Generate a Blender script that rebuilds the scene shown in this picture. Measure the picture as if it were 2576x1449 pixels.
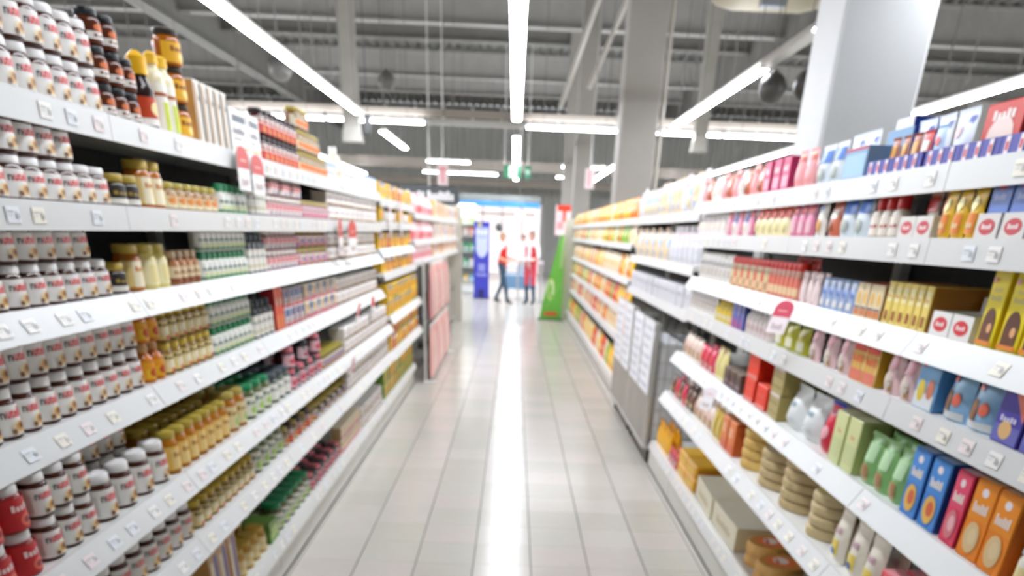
import bpy, math, random
from mathutils import Matrix, Vector
random.seed(7)
S = bpy.context.scene
for o in list(bpy.data.objects): bpy.data.objects.remove(o)
COL = S.collection
PI = math.pi

# ------------------------------------------------------------------ camera
W, H = 2576, 1449
def camera():
    f, cx, cy, p, y, r, hz = 1941.8, 1293.8, 1756.0, .54257, .02019, .04084, 1.643
    fwd = Vector((math.sin(y)*math.cos(p), math.cos(y)*math.cos(p), -math.sin(p)))
    right = Vector((math.cos(y), -math.sin(y), 0)); down = fwd.cross(right)
    c, s = math.cos(r), math.sin(r)
    r2 = right*c - down*s; d2 = right*s + down*c
    cd = bpy.data.cameras.new('camera'); co = bpy.data.objects.new('camera', cd); COL.objects.link(co)
    m = Matrix((( r2.x, -d2.x, -fwd.x, 0), (r2.y, -d2.y, -fwd.y, 0), (r2.z, -d2.z, -fwd.z, hz), (0, 0, 0, 1)))
    co.matrix_world = m
    cd.sensor_fit = 'HORIZONTAL'; cd.sensor_width = 36; cd.lens = f/W*36
    cd.shift_x = (W/2-cx)/W; cd.shift_y = (cy-H/2)/W
    cd.clip_start = .05; cd.clip_end = 200
    S.camera = co
    return cd
CAM = camera()
CAM.dof.use_dof = True; CAM.dof.focus_distance = .62; CAM.dof.aperture_fstop = 7.0

# ------------------------------------------------------------------ world, exposure
S.view_settings.view_transform = 'Standard'; S.view_settings.look = 'None'
S.view_settings.exposure = 1.76; S.view_settings.gamma = 1; S.view_settings.use_curve_mapping = False
LAMP = 13.0
wd = bpy.data.worlds.new('world'); S.world = wd; wd.use_nodes = True
wd.node_tree.nodes['Background'].inputs[0].default_value = (.8, .85, .9, 1)
wd.node_tree.nodes['Background'].inputs[1].default_value = .6
S.cycles.use_denoising = True
S.cycles.max_bounces = 6; S.cycles.diffuse_bounces = 4; S.cycles.caustics_reflective = False; S.cycles.caustics_refractive = False
S.cycles.sample_clamp_indirect = 6

# ------------------------------------------------------------------ materials
def lin(h):
    h = h.lstrip('#'); v = [int(h[i:i+2], 16)/255 for i in (0, 2, 4)]
    return tuple(((c+.055)/1.055)**2.4 if c > .04045 else c/12.92 for c in v)
_M = {}
def mat(hexc, rough=.45, metal=0, emit=0, alpha=1, trans=0):
    k = (hexc, rough, metal, emit, alpha, trans)
    if k in _M: return _M[k]
    m = bpy.data.materials.new('paint_'+hexc.lstrip('#')); m.use_nodes = True
    b = m.node_tree.nodes['Principled BSDF']
    c = lin(hexc)
    b.inputs['Base Color'].default_value = (*c, 1); b.inputs['Roughness'].default_value = rough; b.inputs['Metallic'].default_value = metal
    if emit: b.inputs['Emission Color'].default_value = (*c, 1); b.inputs['Emission Strength'].default_value = emit
    if trans: b.inputs['Transmission Weight'].default_value = trans
    if alpha < 1: b.inputs['Alpha'].default_value = alpha
    m.diffuse_color = (*c, 1)
    _M[k] = m
    return m
def noisy(hexc, hex2, scale=8, rough=.45, metal=0, bump=0, stretch=(1, 1, 1), spec=.5):
    k = ('n', hexc, hex2, scale, rough, metal, bump, stretch, spec)
    if k in _M: return _M[k]
    m = bpy.data.materials.new('mottled_'+hexc.lstrip('#')); m.use_nodes = True
    nt = m.node_tree; b = nt.nodes['Principled BSDF']
    tc = nt.nodes.new('ShaderNodeTexCoord'); mp = nt.nodes.new('ShaderNodeMapping'); mp.inputs['Scale'].default_value = stretch
    n = nt.nodes.new('ShaderNodeTexNoise'); n.inputs['Scale'].default_value = scale; n.inputs['Detail'].default_value = 4
    r = nt.nodes.new('ShaderNodeValToRGB'); r.color_ramp.elements[0].color = (*lin(hexc), 1); r.color_ramp.elements[1].color = (*lin(hex2), 1)
    r.color_ramp.elements[0].position = .35; r.color_ramp.elements[1].position = .65
    nt.links.new(tc.outputs['Object'], mp.inputs[0]); nt.links.new(mp.outputs[0], n.inputs['Vector'])
    nt.links.new(n.outputs['Fac'], r.inputs[0]); nt.links.new(r.outputs[0], b.inputs['Base Color'])
    b.inputs['Roughness'].default_value = rough; b.inputs['Metallic'].default_value = metal; b.inputs['Specular IOR Level'].default_value = spec
    if bump:
        bp = nt.nodes.new('ShaderNodeBump'); bp.inputs['Strength'].default_value = bump; bp.inputs['Distance'].default_value = .01
        nt.links.new(n.outputs['Fac'], bp.inputs['Height']); nt.links.new(bp.outputs[0], b.inputs['Normal'])
    _M[k] = m
    return m
WHITE = '#f0efec'
RAIL = mat('#d9dad8', .35); STEEL = mat('#e6e6e2', .4); SHADEBACK = noisy('#3b4140', '#343a3a', 20, .6)  # back panel colour is darkened to hold the shade behind the goods
CARD = noisy('#b9936a', '#a9825a', 30, .8)

# ------------------------------------------------------------------ mesh helpers
class MB:
    def __init__(s): s.v, s.f, s.mi, s.ms = [], [], [], []
    def m(s, material):
        if material not in s.ms: s.ms.append(material)
        return s.ms.index(material)
    def add(s, vs, fs, material, fn=None):
        i = len(s.v); k = s.m(material)
        s.v += [fn(*p) for p in vs] if fn else [tuple(p) for p in vs]
        s.f += [tuple(a+i for a in q) for q in fs]; s.mi += [k]*len(fs)
    def box(s, x0, x1, y0, y1, z0, z1, material, fn=None):
        vs = [(x, y, z) for z in (z0, z1) for y in (y0, y1) for x in (x0, x1)]
        s.add(vs, [(0, 2, 3, 1), (4, 5, 7, 6), (0, 1, 5, 4), (2, 6, 7, 3), (0, 4, 6, 2), (1, 3, 7, 5)], material, fn)
    def cbox(s, x0, x1, y0, y1, z0, z1, c, material, fn=None):
        # chamfered box
        vs, idx = [], {}
        for ix, X in enumerate((x0, x1)):
            for iy, Y in enumerate((y0, y1)):
                for iz, Z in enumerate((z0, z1)):
                    sx, sy, sz = (1, -1)[ix], (1, -1)[iy], (1, -1)[iz]
                    idx[ix, iy, iz] = len(vs)
                    vs += [(X, Y+sy*c, Z+sz*c), (X+sx*c, Y, Z+sz*c), (X+sx*c, Y+sy*c, Z)]
        g = lambda ix, iy, iz, a: idx[ix, iy, iz]+a
        fs = []
        for a in (0, 1):
            q = [g(a, 0, 0, 0), g(a, 1, 0, 0), g(a, 1, 1, 0), g(a, 0, 1, 0)]; fs.append(q if a else q[::-1])
            q = [g(0, a, 0, 1), g(1, a, 0, 1), g(1, a, 1, 1), g(0, a, 1, 1)]; fs.append(q[::-1] if a else q)
            q = [g(0, 0, a, 2), g(1, 0, a, 2), g(1, 1, a, 2), g(0, 1, a, 2)]; fs.append(q if a else q[::-1])
        for a in (0, 1):
            for b in (0, 1):
                q = [g(a, b, 0, 0), g(a, b, 0, 1), g(a, b, 1, 1), g(a, b, 1, 0)]; fs.append(q if a != b else q[::-1])
                q = [g(a, 0, b, 0), g(a, 0, b, 2), g(a, 1, b, 2), g(a, 1, b, 0)]; fs.append(q if a == b else q[::-1])
                q = [g(0, a, b, 1), g(0, a, b, 2), g(1, a, b, 2), g(1, a, b, 1)]; fs.append(q if a != b else q[::-1])
        for a in (0, 1):
            for b in (0, 1):
                for d in (0, 1):
                    q = [g(a, b, d, 0), g(a, b, d, 1), g(a, b, d, 2)]; fs.append(q if (a+b+d) % 2 else q[::-1])
        s.add(vs, fs, material, fn)
    def lathe(s, prof, n, material, ox=1, oy=1, cap=True, fn=None):
        vs = [(r*ox*math.cos(2*PI*k/n), r*oy*math.sin(2*PI*k/n), z) for r, z in prof for k in range(n)]
        fs = [(i*n+k, i*n+(k+1) % n, (i+1)*n+(k+1) % n, (i+1)*n+k) for i in range(len(prof)-1) for k in range(n)]
        if cap: fs += [tuple(range(n))[::-1], tuple((len(prof)-1)*n+k for k in range(n))]
        s.add(vs, fs, material, fn)
    def tube(s, pts, r, n, material):
        # bar through points, constant radius
        pts = [Vector(p) for p in pts]; vs = []
        for i, p in enumerate(pts):
            d = (pts[min(i+1, len(pts)-1)]-pts[max(i-1, 0)]).normalized()
            a = d.orthogonal().normalized(); b = d.cross(a)
            vs += [tuple(p+a*(r*math.cos(2*PI*k/n))+b*(r*math.sin(2*PI*k/n))) for k in range(n)]
        fs = [(i*n+k, i*n+(k+1) % n, (i+1)*n+(k+1) % n, (i+1)*n+k) for i in range(len(pts)-1) for k in range(n)]
        fs += [tuple(range(n))[::-1], tuple((len(pts)-1)*n+k for k in range(n))]
        s.add(vs, fs, material)
    def mesh(s, name, smooth=False):
        me = bpy.data.meshes.new(name); me.from_pydata(s.v, [], s.f)
        for m in s.ms: me.materials.append(m)
        me.polygons.foreach_set('material_index', s.mi)
        if smooth:
            me.polygons.foreach_set('use_smooth', [True]*len(s.f))
            try: me.set_sharp_from_angle(angle=math.radians(40))
            except Exception: pass
        me.update(); return me

_T = {}
def textmesh(t):
    if t in _T: return _T[t]
    cu = bpy.data.curves.new('lettering', 'FONT'); cu.body = t; cu.resolution_u = 2; cu.offset = .02
    o = bpy.data.objects.new('lettering', cu); COL.objects.link(o)
    dg = bpy.context.evaluated_depsgraph_get(); me = o.evaluated_get(dg).to_mesh()
    v = [tuple(p.co[:2]) for p in me.vertices]; f = [tuple(p.vertices) for p in me.polygons]
    o.evaluated_get(dg).to_mesh_clear(); bpy.data.objects.remove(o); bpy.data.curves.remove(cu)
    x0 = min(a for a, b in v); x1 = max(a for a, b in v); y0 = min(b for a, b in v); y1 = max(b for a, b in v)
    _T[t] = ([((a-x0)/(x1-x0), (b-y0)/(y1-y0)) for a, b in v], f)
    return _T[t]
def decals(mb, items, fn, rough=.45):
    """flat print: items in u,v; fn(u,v,lift) -> point.  r rectangle, e ellipse, p polygon, t letters, w a line of small words"""
    for k, it in enumerate(items):
        lift = .0008+.0004*k; a = it[0]; m = mat(it[-1], rough)
        if a == 'r':
            u0, v0, u1, v1 = it[1:5]; n = max(1, int((u1-u0)*18)); q = max(1, int((v1-v0)*4))
            vs = [fn(u0+(u1-u0)*i/n, v0+(v1-v0)*j/q, lift) for j in range(q+1) for i in range(n+1)]
            mb.add(vs, [(j*(n+1)+i, j*(n+1)+i+1, (j+1)*(n+1)+i+1, (j+1)*(n+1)+i) for j in range(q) for i in range(n)], m)
        elif a == 'e':
            u, v, ru, rv = it[1:5]; n = 14
            R_ = 3 if ru > .1 else 1
            vs = [fn(u, v, lift)]+[fn(u+ru*(k_+1)/R_*math.cos(2*PI*i/n), v+rv*(k_+1)/R_*math.sin(2*PI*i/n), lift) for k_ in range(R_) for i in range(n)]
            mb.add(vs, [(0, 1+i, 1+(i+1) % n) for i in range(n)]+[(1+k_*n+i, 1+k_*n+n+i, 1+k_*n+n+(i+1) % n, 1+k_*n+(i+1) % n) for k_ in range(R_-1) for i in range(n)], m)
        elif a == 'p':
            mb.add([fn(u, v, lift) for u, v in it[1]], [tuple(range(len(it[1])))], m)
        elif a == 't':
            t, u0, v0, u1, v1 = it[1:6]; tv, tf = textmesh(t)
            mb.add([fn(u0+(u1-u0)*x, v0+(v1-v0)*y, lift) for x, y in tv], tf, m)
        elif a == 'w':
            u0, v0, u1, v1, n = it[1:6]; w = (u1-u0)/n
            for i in range(n):
                hh = (v1-v0)*(1, .72, .85, .7, .95)[(i*3) % 5]
                vs = [fn(u0+w*(i+x), v0+hh*y, lift) for x, y in ((.1, 0), (.82, 0), (.82, 1), (.1, 1))]
                mb.add(vs, [(0, 1, 2, 3)], m)

# ------------------------------------------------------------------ object helpers
def link(name, mesh, parent=None, loc=(0, 0, 0), rot=(0, 0, 0)):
    o = bpy.data.objects.new(name, mesh); COL.objects.link(o)
    o.location = loc; o.rotation_euler = rot
    if parent: o.parent = parent
    return o
def tag(o, label, cat, group=None):
    n = len(label.split())
    if not 4 <= n <= 16: print('LABEL LENGTH', n, label)
    o['label'] = label; o['category'] = cat
    if group: o['group'] = group
    return o
def struct(name, mesh, loc=(0, 0, 0)):
    o = link(name, mesh, None, loc); o['kind'] = 'structure'; return o

# ------------------------------------------------------------------ setting
XL, XR, YB, YF, ZC = -15.0, 16.0, -6.0, 42.0, 6.3
def brick_floor():
    m = bpy.data.materials.new('far_tiling'); m.use_nodes = True; nt = m.node_tree; b = nt.nodes['Principled BSDF']
    tc = nt.nodes.new('ShaderNodeTexCoord'); mp = nt.nodes.new('ShaderNodeMapping'); mp.inputs['Location'].default_value = (.183, -4.2, 0)
    br = nt.nodes.new('ShaderNodeTexBrick'); br.offset = 0; br.squash = 1
    br.inputs['Scale'].default_value = 1; br.inputs['Brick Width'].default_value = .331; br.inputs['Row Height'].default_value = .341; br.inputs['Mortar Size'].default_value = .002
    br.inputs['Color1'].default_value = (*lin('#ccc7be'), 1); br.inputs['Color2'].default_value = (*lin('#c8c4ba'), 1); br.inputs['Mortar'].default_value = (*lin('#5c594f'), 1)
    nt.links.new(tc.outputs['Object'], mp.inputs[0]); nt.links.new(mp.outputs[0], br.inputs['Vector']); nt.links.new(br.outputs['Color'], b.inputs['Base Color'])
    b.inputs['Roughness'].default_value = .2; b.inputs['Specular IOR Level'].default_value = .24
    return m
TX0, TY0, TW, TD, NX, NY = -.183-4*.331, 4.2-2*.341, .331, .341, 9, 33
def floor():
    mb = MB(); far = brick_floor(); grout = mat('#55524a', .8)
    ax0, ax1, ay0, ay1 = TX0, TX0+NX*TW, TY0, TY0+NY*TD
    for x0, x1, y0, y1, z, m in ((XL, ax0, YB, YF, 0, far), (ax1, XR, YB, YF, 0, far), (ax0, ax1, YB, ay0, 0, far), (ax0, ax1, ay1, YF, 0, far), (ax0, ax1, ay0, ay1, -.003, grout)):
        mb.add([(x0, y0, z), (x1, y0, z), (x1, y1, z), (x0, y1, z)], [(0, 1, 2, 3)], m)
    mb.box(XL, XR, YB, YF, -.2, -.02, grout)
    fl = struct('floor', mb.mesh('floor'))
    ms = []
    for a, b_ in (('#cfcac1', '#cbc6bd'), ('#c8c4b9', '#c5c1b6'), ('#d0c8c0', '#cbc4bc'), ('#cac7bc', '#c7c4b9')):
        t = MB(); g = .0030; q_ = .0014; t.cbox(g, TW-g, q_, TD-q_, -.012, 0, .0012, noisy(a, b_, 3, .2, spec=.24)); ms.append(t.mesh('tile'))
    for i in range(NX):
        for j in range(NY):
            link('tile', random.choice(ms), fl, (TX0+i*TW, TY0+j*TD, 0))
floor()
def shell():
    wall = noisy('#c9c8c4', '#c2c1bd', 2, .7); cor = noisy('#cdcecb', '#c6c7c3', 3, .6, 0, 0, (1, 1, .1))
    mb = MB(); mb.box(XL-.2, XL, YB, YF, 0, ZC, wall); struct('wall_left', mb.mesh('wall_left'))
    mb = MB(); mb.box(XR, XR+.2, YB, YF, 0, ZC, wall); struct('wall_right', mb.mesh('wall_right'))
    mb = MB(); mb.box(XL, XR, YB-.2, YB, 0, ZC, wall); struct('wall_behind', mb.mesh('wall_behind'))
    # far wall: corrugated sheets around the bright entrance, high strip of dark glazing under the roof
    mb = MB()
    def corr(x0, x1, z0, z1, y=YF):
        p = .25; n = int((x1-x0)/p); vs = []; fs = []
        for i in range(n):
            for dx, dy in ((0, 0), (.45, 0), (.55, -.05), (.9, -.05)):
                vs.append((x0+(i+dx)*p, y+dy))
        vs.append((x1, y)); k = len(vs)
        V = [(x, yy, z) for z in (z0, z1) for x, yy in vs]
        mb.add(V, [(i, i+1, k+i+1, k+i) for i in range(k-1)], cor)
    corr(XL, XR, 2.75, 5.75); corr(XL, -2.4, 0, 2.75); corr(1.2, XR, 0, 2.75)
    mb.box(XL, XR, YF-.1, YF+.1, 6.22, ZC, wall); mb.box(XL, XR, YF+.06, YF+.2, 0, 5.75, wall)
    struct('wall_far', mb.mesh('wall_far'))
    mb = MB(); mb.box(XL, XR, YF-.02, YF+.04, 5.75, 6.22, mat('#3a4148', .25)); w = struct('window_1', mb.mesh('window_1'))
    x = XL+.5; bm_ = MB(); bm_.box(-.05, .05, -.06, .02, 5.75, 6.22, STEEL); bar = bm_.mesh('mullion')
    while x < XR: link('mullion', bar, w, (x, YF-.03, 0)); x += 1.25
    # roof sheeting, ribs run along the hall
    mb = MB(); roof = noisy('#6b6a67', '#656461', 2, .7)
    n = int((XR-XL)/.3); prof = []
    for i in range(n): prof += [(XL+(i+a)*.3*(XR-XL)/(n*.3), ZC+b_) for a, b_ in ((0, 0), (.5, 0), (.58, .05), (.92, .05))]
    prof.append((XR, ZC)); k = len(prof)
    mb.add([(x, y, z) for y in (YB, YF+.2) for x, z in prof], [(i, k+i, k+i+1, i+1) for i in range(k-1)], roof)
    struct('ceiling', mb.mesh('ceiling'))
    beamm = noisy('#a09e9a', '#999793', 3, .6); dk = noisy('#7c7a76', '#767470', 3, .6)
    for i, (y, z, h, m) in enumerate(((13.5, 5.75, .5, dk), (18.5, 5.75, .5, dk), (22.5, 5.55, .7, beamm), (25.5, 5.75, .5, dk), (30, 5.6, .6, beamm), (34.5, 5.75, .5, beamm))):
        mb = MB()
        mb.box(XL, XR, y-.13, y+.13, z, z+.04, m); mb.box(XL, XR, y-.13, y+.13, z+h-.04, z+h+.02, m); mb.box(XL, XR, y-.02, y+.02, z, z+h, m)
        struct('trim_%d' % (i+1), mb.mesh('trim'))
    for i, x in enumerate((-7.6, 5.9)):   # main girders along the hall
        mb = MB(); mb.box(x-.15, x+.15, YB, YF, 5.25, 5.3, dk); mb.box(x-.02, x+.02, YB, YF, 5.25, ZC, dk)
        struct('trim_%d' % (i+8), mb.mesh('trim'))
shell()

def pillar(name, x0, x1, y0, y1, z1, label, m):
    mb = MB(); mb.cbox(x0, x1, y0, y1, 0, z1, .02, m, lambda x, y, z: (x-(x0+x1)/2, y-(y0+y1)/2, z))
    o = link('pillar', mb.mesh('pillar', False), None, ((x0+x1)/2, (y0+y1)/2, 0)); o['kind'] = 'structure'
    tag(o, label, 'pillar'); return o
PW = noisy('#cfd0d0', '#caCBcb', 1.5, .5); PG = noisy('#99958e', '#94908a', 1.5, .55)
pillar('pillar', 1.96, 2.53, 6.17, 6.74, ZC, 'broad white square pillar rising behind the baking shelves', PW)
p2 = pillar('pillar', 1.44, 1.97, 13.5, 14.0, ZC, 'grey beige pillar behind the white bag shelves with a pipe beside it', PG)
mb = MB(); mb.tube([(.315, -.2, 0), (.315, -.2, ZC)], .03, 8, mat('#a9a499', .5)); link('pipe', mb.mesh('pipe'), p2)
mb = MB(); mb.lathe([(.05, -.02), (.065, 0), (.05, .02)], 10, mat('#e6e6e2', .3)); link('pipe_joint', mb.mesh('pipe_joint'), p2, (.315, -.2, 2.95))
pillar('pillar', 1.27, 1.62, 25.3, 25.7, ZC, 'slim pale pillar above the red sign', PG)
pillar('pillar', 1.25, 1.62, 20.3, 20.7, ZC, 'narrow grey pillar between the slanting roof braces', PG)
for a, b_, lab in (((.77, 18, 3.66), (1.75, 18, ZC-.01), 'slanting white roof brace close above the aisle centre'), ((1.30, 18.3, 4.0), (2.35, 18.3, ZC-.01), 'slanting white roof brace beside the grey beige pillar')):
    mb = MB(); mb.tube([a, b_], .045, 8, mat('#cdc9c0', .5)); o = link('roof_brace', mb.mesh('roof_brace')); tag(o, lab, 'brace')

# ------------------------------------------------------------------ lamps
def lamp_meshes(L, lit, simple=False):
    a = MB(); w = .15
    vs = [(-.03, .075), (.03, .075), (.04, .04), (.04, .012), (-.04, .012), (-.04, .04)]
    V = [(x, y, z) for y in (0, L) for x, z in vs]
    a.add(V, [(5, 4, 3, 2, 1, 0), (6, 7, 8, 9, 10, 11)]+[(i, (i+1) % 6, 6+(i+1) % 6, 6+i) for i in range(6)], mat('#cfccc6', .5))
    b = MB(); vs = [(-.05, .0118), (-.073, .004), (-.06, -.014), (.06, -.014), (.073, .004), (.05, .0118)]
    V = [(x, y, z) for y in (.02, L-.02) for x, z in vs]
    b.add(V, [(0, 1, 2, 3, 4, 5), (11, 10, 9, 8, 7, 6)]+[(i, 6+i, 6+(i+1) % 6, (i+1) % 6) for i in range(6)], mat('#f3f7ff', .4, 0, LAMP) if lit else mat('#c8c8c6', .3))
    c = MB(); c.tube([(0, 0, .075), (0, 0, ZC-3.3+.045)], .007, 5, mat('#6d6a66', .5))
    return a.mesh('housing'), b.mesh('diffuser'), c.mesh('suspension_wire')
_L = {}
ORD = 'first second third fourth fifth sixth seventh eighth ninth tenth eleventh twelfth thirteenth fourteenth fifteenth sixteenth seventeenth eighteenth nineteenth twentieth twenty-first twenty-second twenty-third twenty-fourth twenty-fifth twenty-sixth twenty-seventh twenty-eighth twenty-ninth thirtieth'.split()
def lamp(x, y, L, lit, label, group, along='y', z=3.3):
    k = (round(L, 2), lit)
    if k not in _L: _L[k] = lamp_meshes(L, lit)
    h, d, w = _L[k]
    o = link('strip_lamp', h, None, (x, y, z), (0, 0, 0 if along == 'y' else -PI/2)); tag(o, label, 'lamp', group)
    link('diffuser', d, o)
    for t in (.18, .82): link('suspension_wire', w, o, (0, L*t, (0)))
    return o
U = 1.88
for x, nm in ((-.03, 'over the aisle centre'), (-2.75, 'over the preserves shelves'), (2.7, 'past the white pillar'), (5.7, 'beyond the white pillar'), (-5.6, 'beyond the preserves shelves'), (8.5, 'farthest along the baking side'), (-8.4, 'as fill far past the preserves shelves'), (-11.2, 'as fill farthest past the preserves shelves'), (11.4, 'as fill farthest past the white pillar')):  # last three rows are added to raise the fill light
    n = 0; y = 16.6-U*8
    if abs(x) > 5.65 and x != 5.7 or x == -5.6: y = 16.6-U*7
    while y < 34:
        if 16.5 < y < 19.2: y = 19.35
        if y > 33.5: break
        if x == -2.75 and y > 23: break
        lit = not (x == 2.7 and (9 < y < 9.2 or y < 4.5))
        lamp(x, y, U-.02, lit, ('long lit strip lamp' if lit else 'dark unlit strip lamp')+' hanging '+nm+', '+ORD[n]+' from near end', 'strip lamps '+nm)
        n += 1; y += U
# cross row over the end of the aisle and two shorter ones behind it
def trunk(x0, x1, y, z, label, h=.12):
    mb = MB(); mb.cbox(x0, x1, y-.05, y+.05, z, z+h, .01, mat('#a39a90', .6)); o = link('lamp_trunking', mb.mesh('lamp_trunking')); tag(o, label, 'trunking')
    wm = MB(); wm.tube([(0, 0, 0), (0, 0, ZC-z-h-.02)], .006, 5, mat('#77746f', .5)); m = wm.mesh('suspension_wire'); x = x0+.4
    while x < x1: link('suspension_wire', m, o, (x, y, z+h)); x += 1.3
trunk(-5.5, 7.5, 17.78, 3.42, 'long grey trunking above the cross row of strip lamps')
for i in range(7):
    x = -5.35+i*1.83
    lamp(x, 17.6, 1.8, i not in (2,), 'strip lamp in the cross row under grey trunking, '+ORD[i]+' along it', 'cross row lamps', 'x')
for i, x in enumerate((-2.6, 1.28)):
    lamp(x, 26.9, 1.25, True, ('strip lamp across the hall above the dark hanging sign', 'strip lamp across the hall beside the slim pale pillar')[i], 'far cross lamps', 'x')
for i, x in enumerate((-3.2, -1.9, 1.35)):
    lamp(x, 31.8, 1.25, i < 9, ('far strip lamp low over the dark sign', 'far strip lamp right of the dark sign, lower one', 'far strip lamp low beside the slim pillar')[i], 'far cross lamps', 'x')
trunk(-8, 9, 34.2, 3.55, 'pale far trunking crossing the hall behind the green exit sign', .3)
trunk(-8, 9, 37, 3.2, 'lower far trunking crossing the hall above the blue fascia', .22)

# ------------------------------------------------------------------ shelving
TICK = []
for k, c in enumerate(('#f5f3ee', '#e9edf2', '#f4efe0', '#f3e6e4')):
    t = MB(); t.box(-.028, .028, -.0012, 0, -.016, .016, mat(c, .5))
    decals(t, [('r', .08, .62, .55, .72, '#bdbdba'), ('r', .08, .42, .42, .5, '#d6d6d3'), ('w', .62, .25, .92, .7, 2, '#b4b4b2')], lambda u, v, l: ((u-.5)*.056, -.0012-l, (v-.5)*.032))
    TICK.append(t.mesh('price_ticket'))
ROWN = ['top', 'second', 'third', 'fourth', 'fifth', 'sixth', 'bottom']
def rack(side, y0, y1, levels, xback, label, floorx=None, top=None, dens=.55, plinth=True, base='shelving_unit'):
    """side -1: faces +X.  levels: (x of lip, z of board top, tilt of the rail)"""
    L = y1-y0; r = link(base, None, None, (xback, (y0+y1)/2, 0)); tag(r, label, 'shelving')
    def loc(x): return x-xback
    top = top or levels[0][1]+.02
    mb = MB(); mb.box(-.012, .012, -L/2, L/2, .02, top, SHADEBACK); link('back_panel', mb.mesh('back_panel'), r)
    for e in (-1, 1):
        mb = MB(); yy = e*(L/2-.02); mb.box(-side*.02, -side*.06, yy-.015, yy+.015, 0, top, STEEL); link('upright', mb.mesh('upright'), r)
    if plinth:
        fx = loc(floorx if floorx else levels[-1][0]); mb = MB()
        mb.cbox(min(fx, fx+side*.02), max(fx, fx+side*.02), -L/2+.002, L/2-.002, .004, levels[-1][1]-.05, .003, mat('#d2d1c9', .4)); link('plinth', mb.mesh('plinth'), r)
        mb = MB(); mb.box(min(fx-side*.004, fx+side*.03), max(fx-side*.004, fx+side*.03), -L/2, L/2, 0, .012, mat('#4a4a46', .7)); link('kick_strip', mb.mesh('kick_strip'), r)
    for i, (x, z, tilt) in enumerate(levels):
        fx = loc(x); mb = MB()
        ca = math.tan(math.radians(tilt))*.058; a, b = sorted((fx+side*(ca+.0105), -side*.025)); mb.cbox(a, b, -L/2+.003, L/2-.003, -.03, 0, .001, STEEL)
        sh = link('shelf', mb.mesh('shelf'), r, (0, 0, z))
        h = .058; ca = math.tan(math.radians(tilt))*h
        mb = MB(); f = -side
        P = [(fx-f*(ca+.010), .004), (fx-f*ca, .004), (fx, -h), (fx-f*.010, -h), ]
        V = [(px, y, pz) for y in (-L/2+.002, L/2-.002) for px, pz in P]
        mb.add(V, [(0, 1, 2, 3), (7, 6, 5, 4)]+[(k, 4+k, 4+(k+1) % 4, (k+1) % 4) for k in range(4)], RAIL)
        rl = link('price_rail', mb.mesh('price_rail'), sh)
        n = int(L/.13)
        for k in range(n):
            if random.random() < dens:
                t = link('price_ticket', random.choice(TICK), sh, (fx-f*ca*.5+f*.0016, -L/2+.07+k*(L-.14)/max(1, n-1)+random.uniform(-.02, .02), -h/2+.002))
                t.rotation_euler = (0, 0, -side*PI/2) if tilt == 0 else Matrix.Rotation(-side*PI/2, 3, 'Z').to_4x4().to_3x3().__matmul__(Matrix.Rotation(-math.radians(tilt), 3, 'X')).to_euler()
    return r
LXB, RXB = -1.60, 1.62
LLEV = [(-1.13, 1.88, 0), (-1.13, 1.665, 0), (-1.12, 1.44, 33), (-1.12, 1.175, 33), (-1.06, .90, 33), (-1.06, .67, 33), (-1.15, .24, 20)]
for i, (a, b) in enumerate(((.15, 1.4), (1.4, 2.65), (2.65, 3.9), (3.9, 5.15), (5.15, 6.4), (6.4, 7.65))):
    if i == 0: continue
    rack(-1, a, b, LLEV, LXB, 'white steel shelving bay of jars, ' + ORD[i-1] + ' bay from the near end on preserves side', -1.195)
ALEV = [(-1.13, 1.85, 0), (-1.13, 1.68, 0), (-1.12, 1.475, 33), (-1.12, 1.295, 15), (-1.06, .955, 33), (-1.06, .655, 33), (-1.15, .24, 20)]
for i, (a, b) in enumerate(((7.66, 8.92), (8.92, 10.18))):
    rack(-1, a, b, ALEV, LXB, ('white shelving bay of yellow packs next to the jar bays', 'white shelving bay of yellow packs beside the pink bags')[i], -1.195, dens=.3)
BLEV = [(-1.13, 1.79, 0), (-1.13, 1.525, 10), (-1.13, 1.315, 15)]
for i in range(3):
    a = 10.2+i*2.6
    rack(-1, a, a+2.58, BLEV, LXB, 'white shelving bay of pink and yellow packs above grey cages, '+ORD[i]+' of three', None, 1.85, .2, False)
RLEV = [(1.1, 1.83, 0), (1.1, 1.665, 0), (1.1, 1.44, 33), (1.1, 1.265, 10), (1.065, 1.0, 33), (1.02, .75, 33), (1.16, .21, 20)]
for i, (a, b) in enumerate(((1.16, 2.38), (2.38, 3.6), (3.6, 4.82), (4.82, 5.62))):
    rack(1, a, b, RLEV, RXB, 'white steel shelving bay of baking goods, '+ORD[i]+' bay from the near end', 1.175)
rack(1, 5.63, 6.58, [(1.16, .21, 20)], RXB, 'low white base shelf with yellow pouches in front of the roll cage', 1.175, .8)
CLEV = [(1.24, 1.81, 0), (1.24, 1.48, 10), (1.24, 1.19, 15)]
for i, (a, b) in enumerate(((6.15, 7.85), (7.85, 9.55))):
    rack(1, a, b, CLEV, 1.72, ('white shelving bay of white bags next to the baking bays', 'white shelving bay of white bags beside the yellow snacks')[i], None, 1.84, .25, False)
DLEV = [(1.24, 1.81, 0), (1.24, 1.58, 5), (1.24, 1.245, 15), (1.24, .93, 15), (1.24, .63, 15), (1.2, .2, 10)]
for i in range(4):
    a = 9.57+i*2.45
    rack(1, a, a+2.43, DLEV, 1.72, 'white shelving bay of yellow snack bags, '+ORD[i]+' of four toward the green sign', 1.24, dens=.2)
def endpanel(x0, x1, y, z1, label):
    mb = MB(); mb.cbox(x0, x1, y-.03, y+.03, 0, z1, .006, mat('#cfcabd', .5)); tag(link('end_panel', mb.mesh('end_panel')), label, 'panel')
endpanel(-1.62, -1.07, 18.1, 2.05, 'beige end panel closing the pink bag shelving')
endpanel(1.07, 1.74, 19.45, 1.93, 'beige end panel between the snack shelving and green sign')

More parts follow.
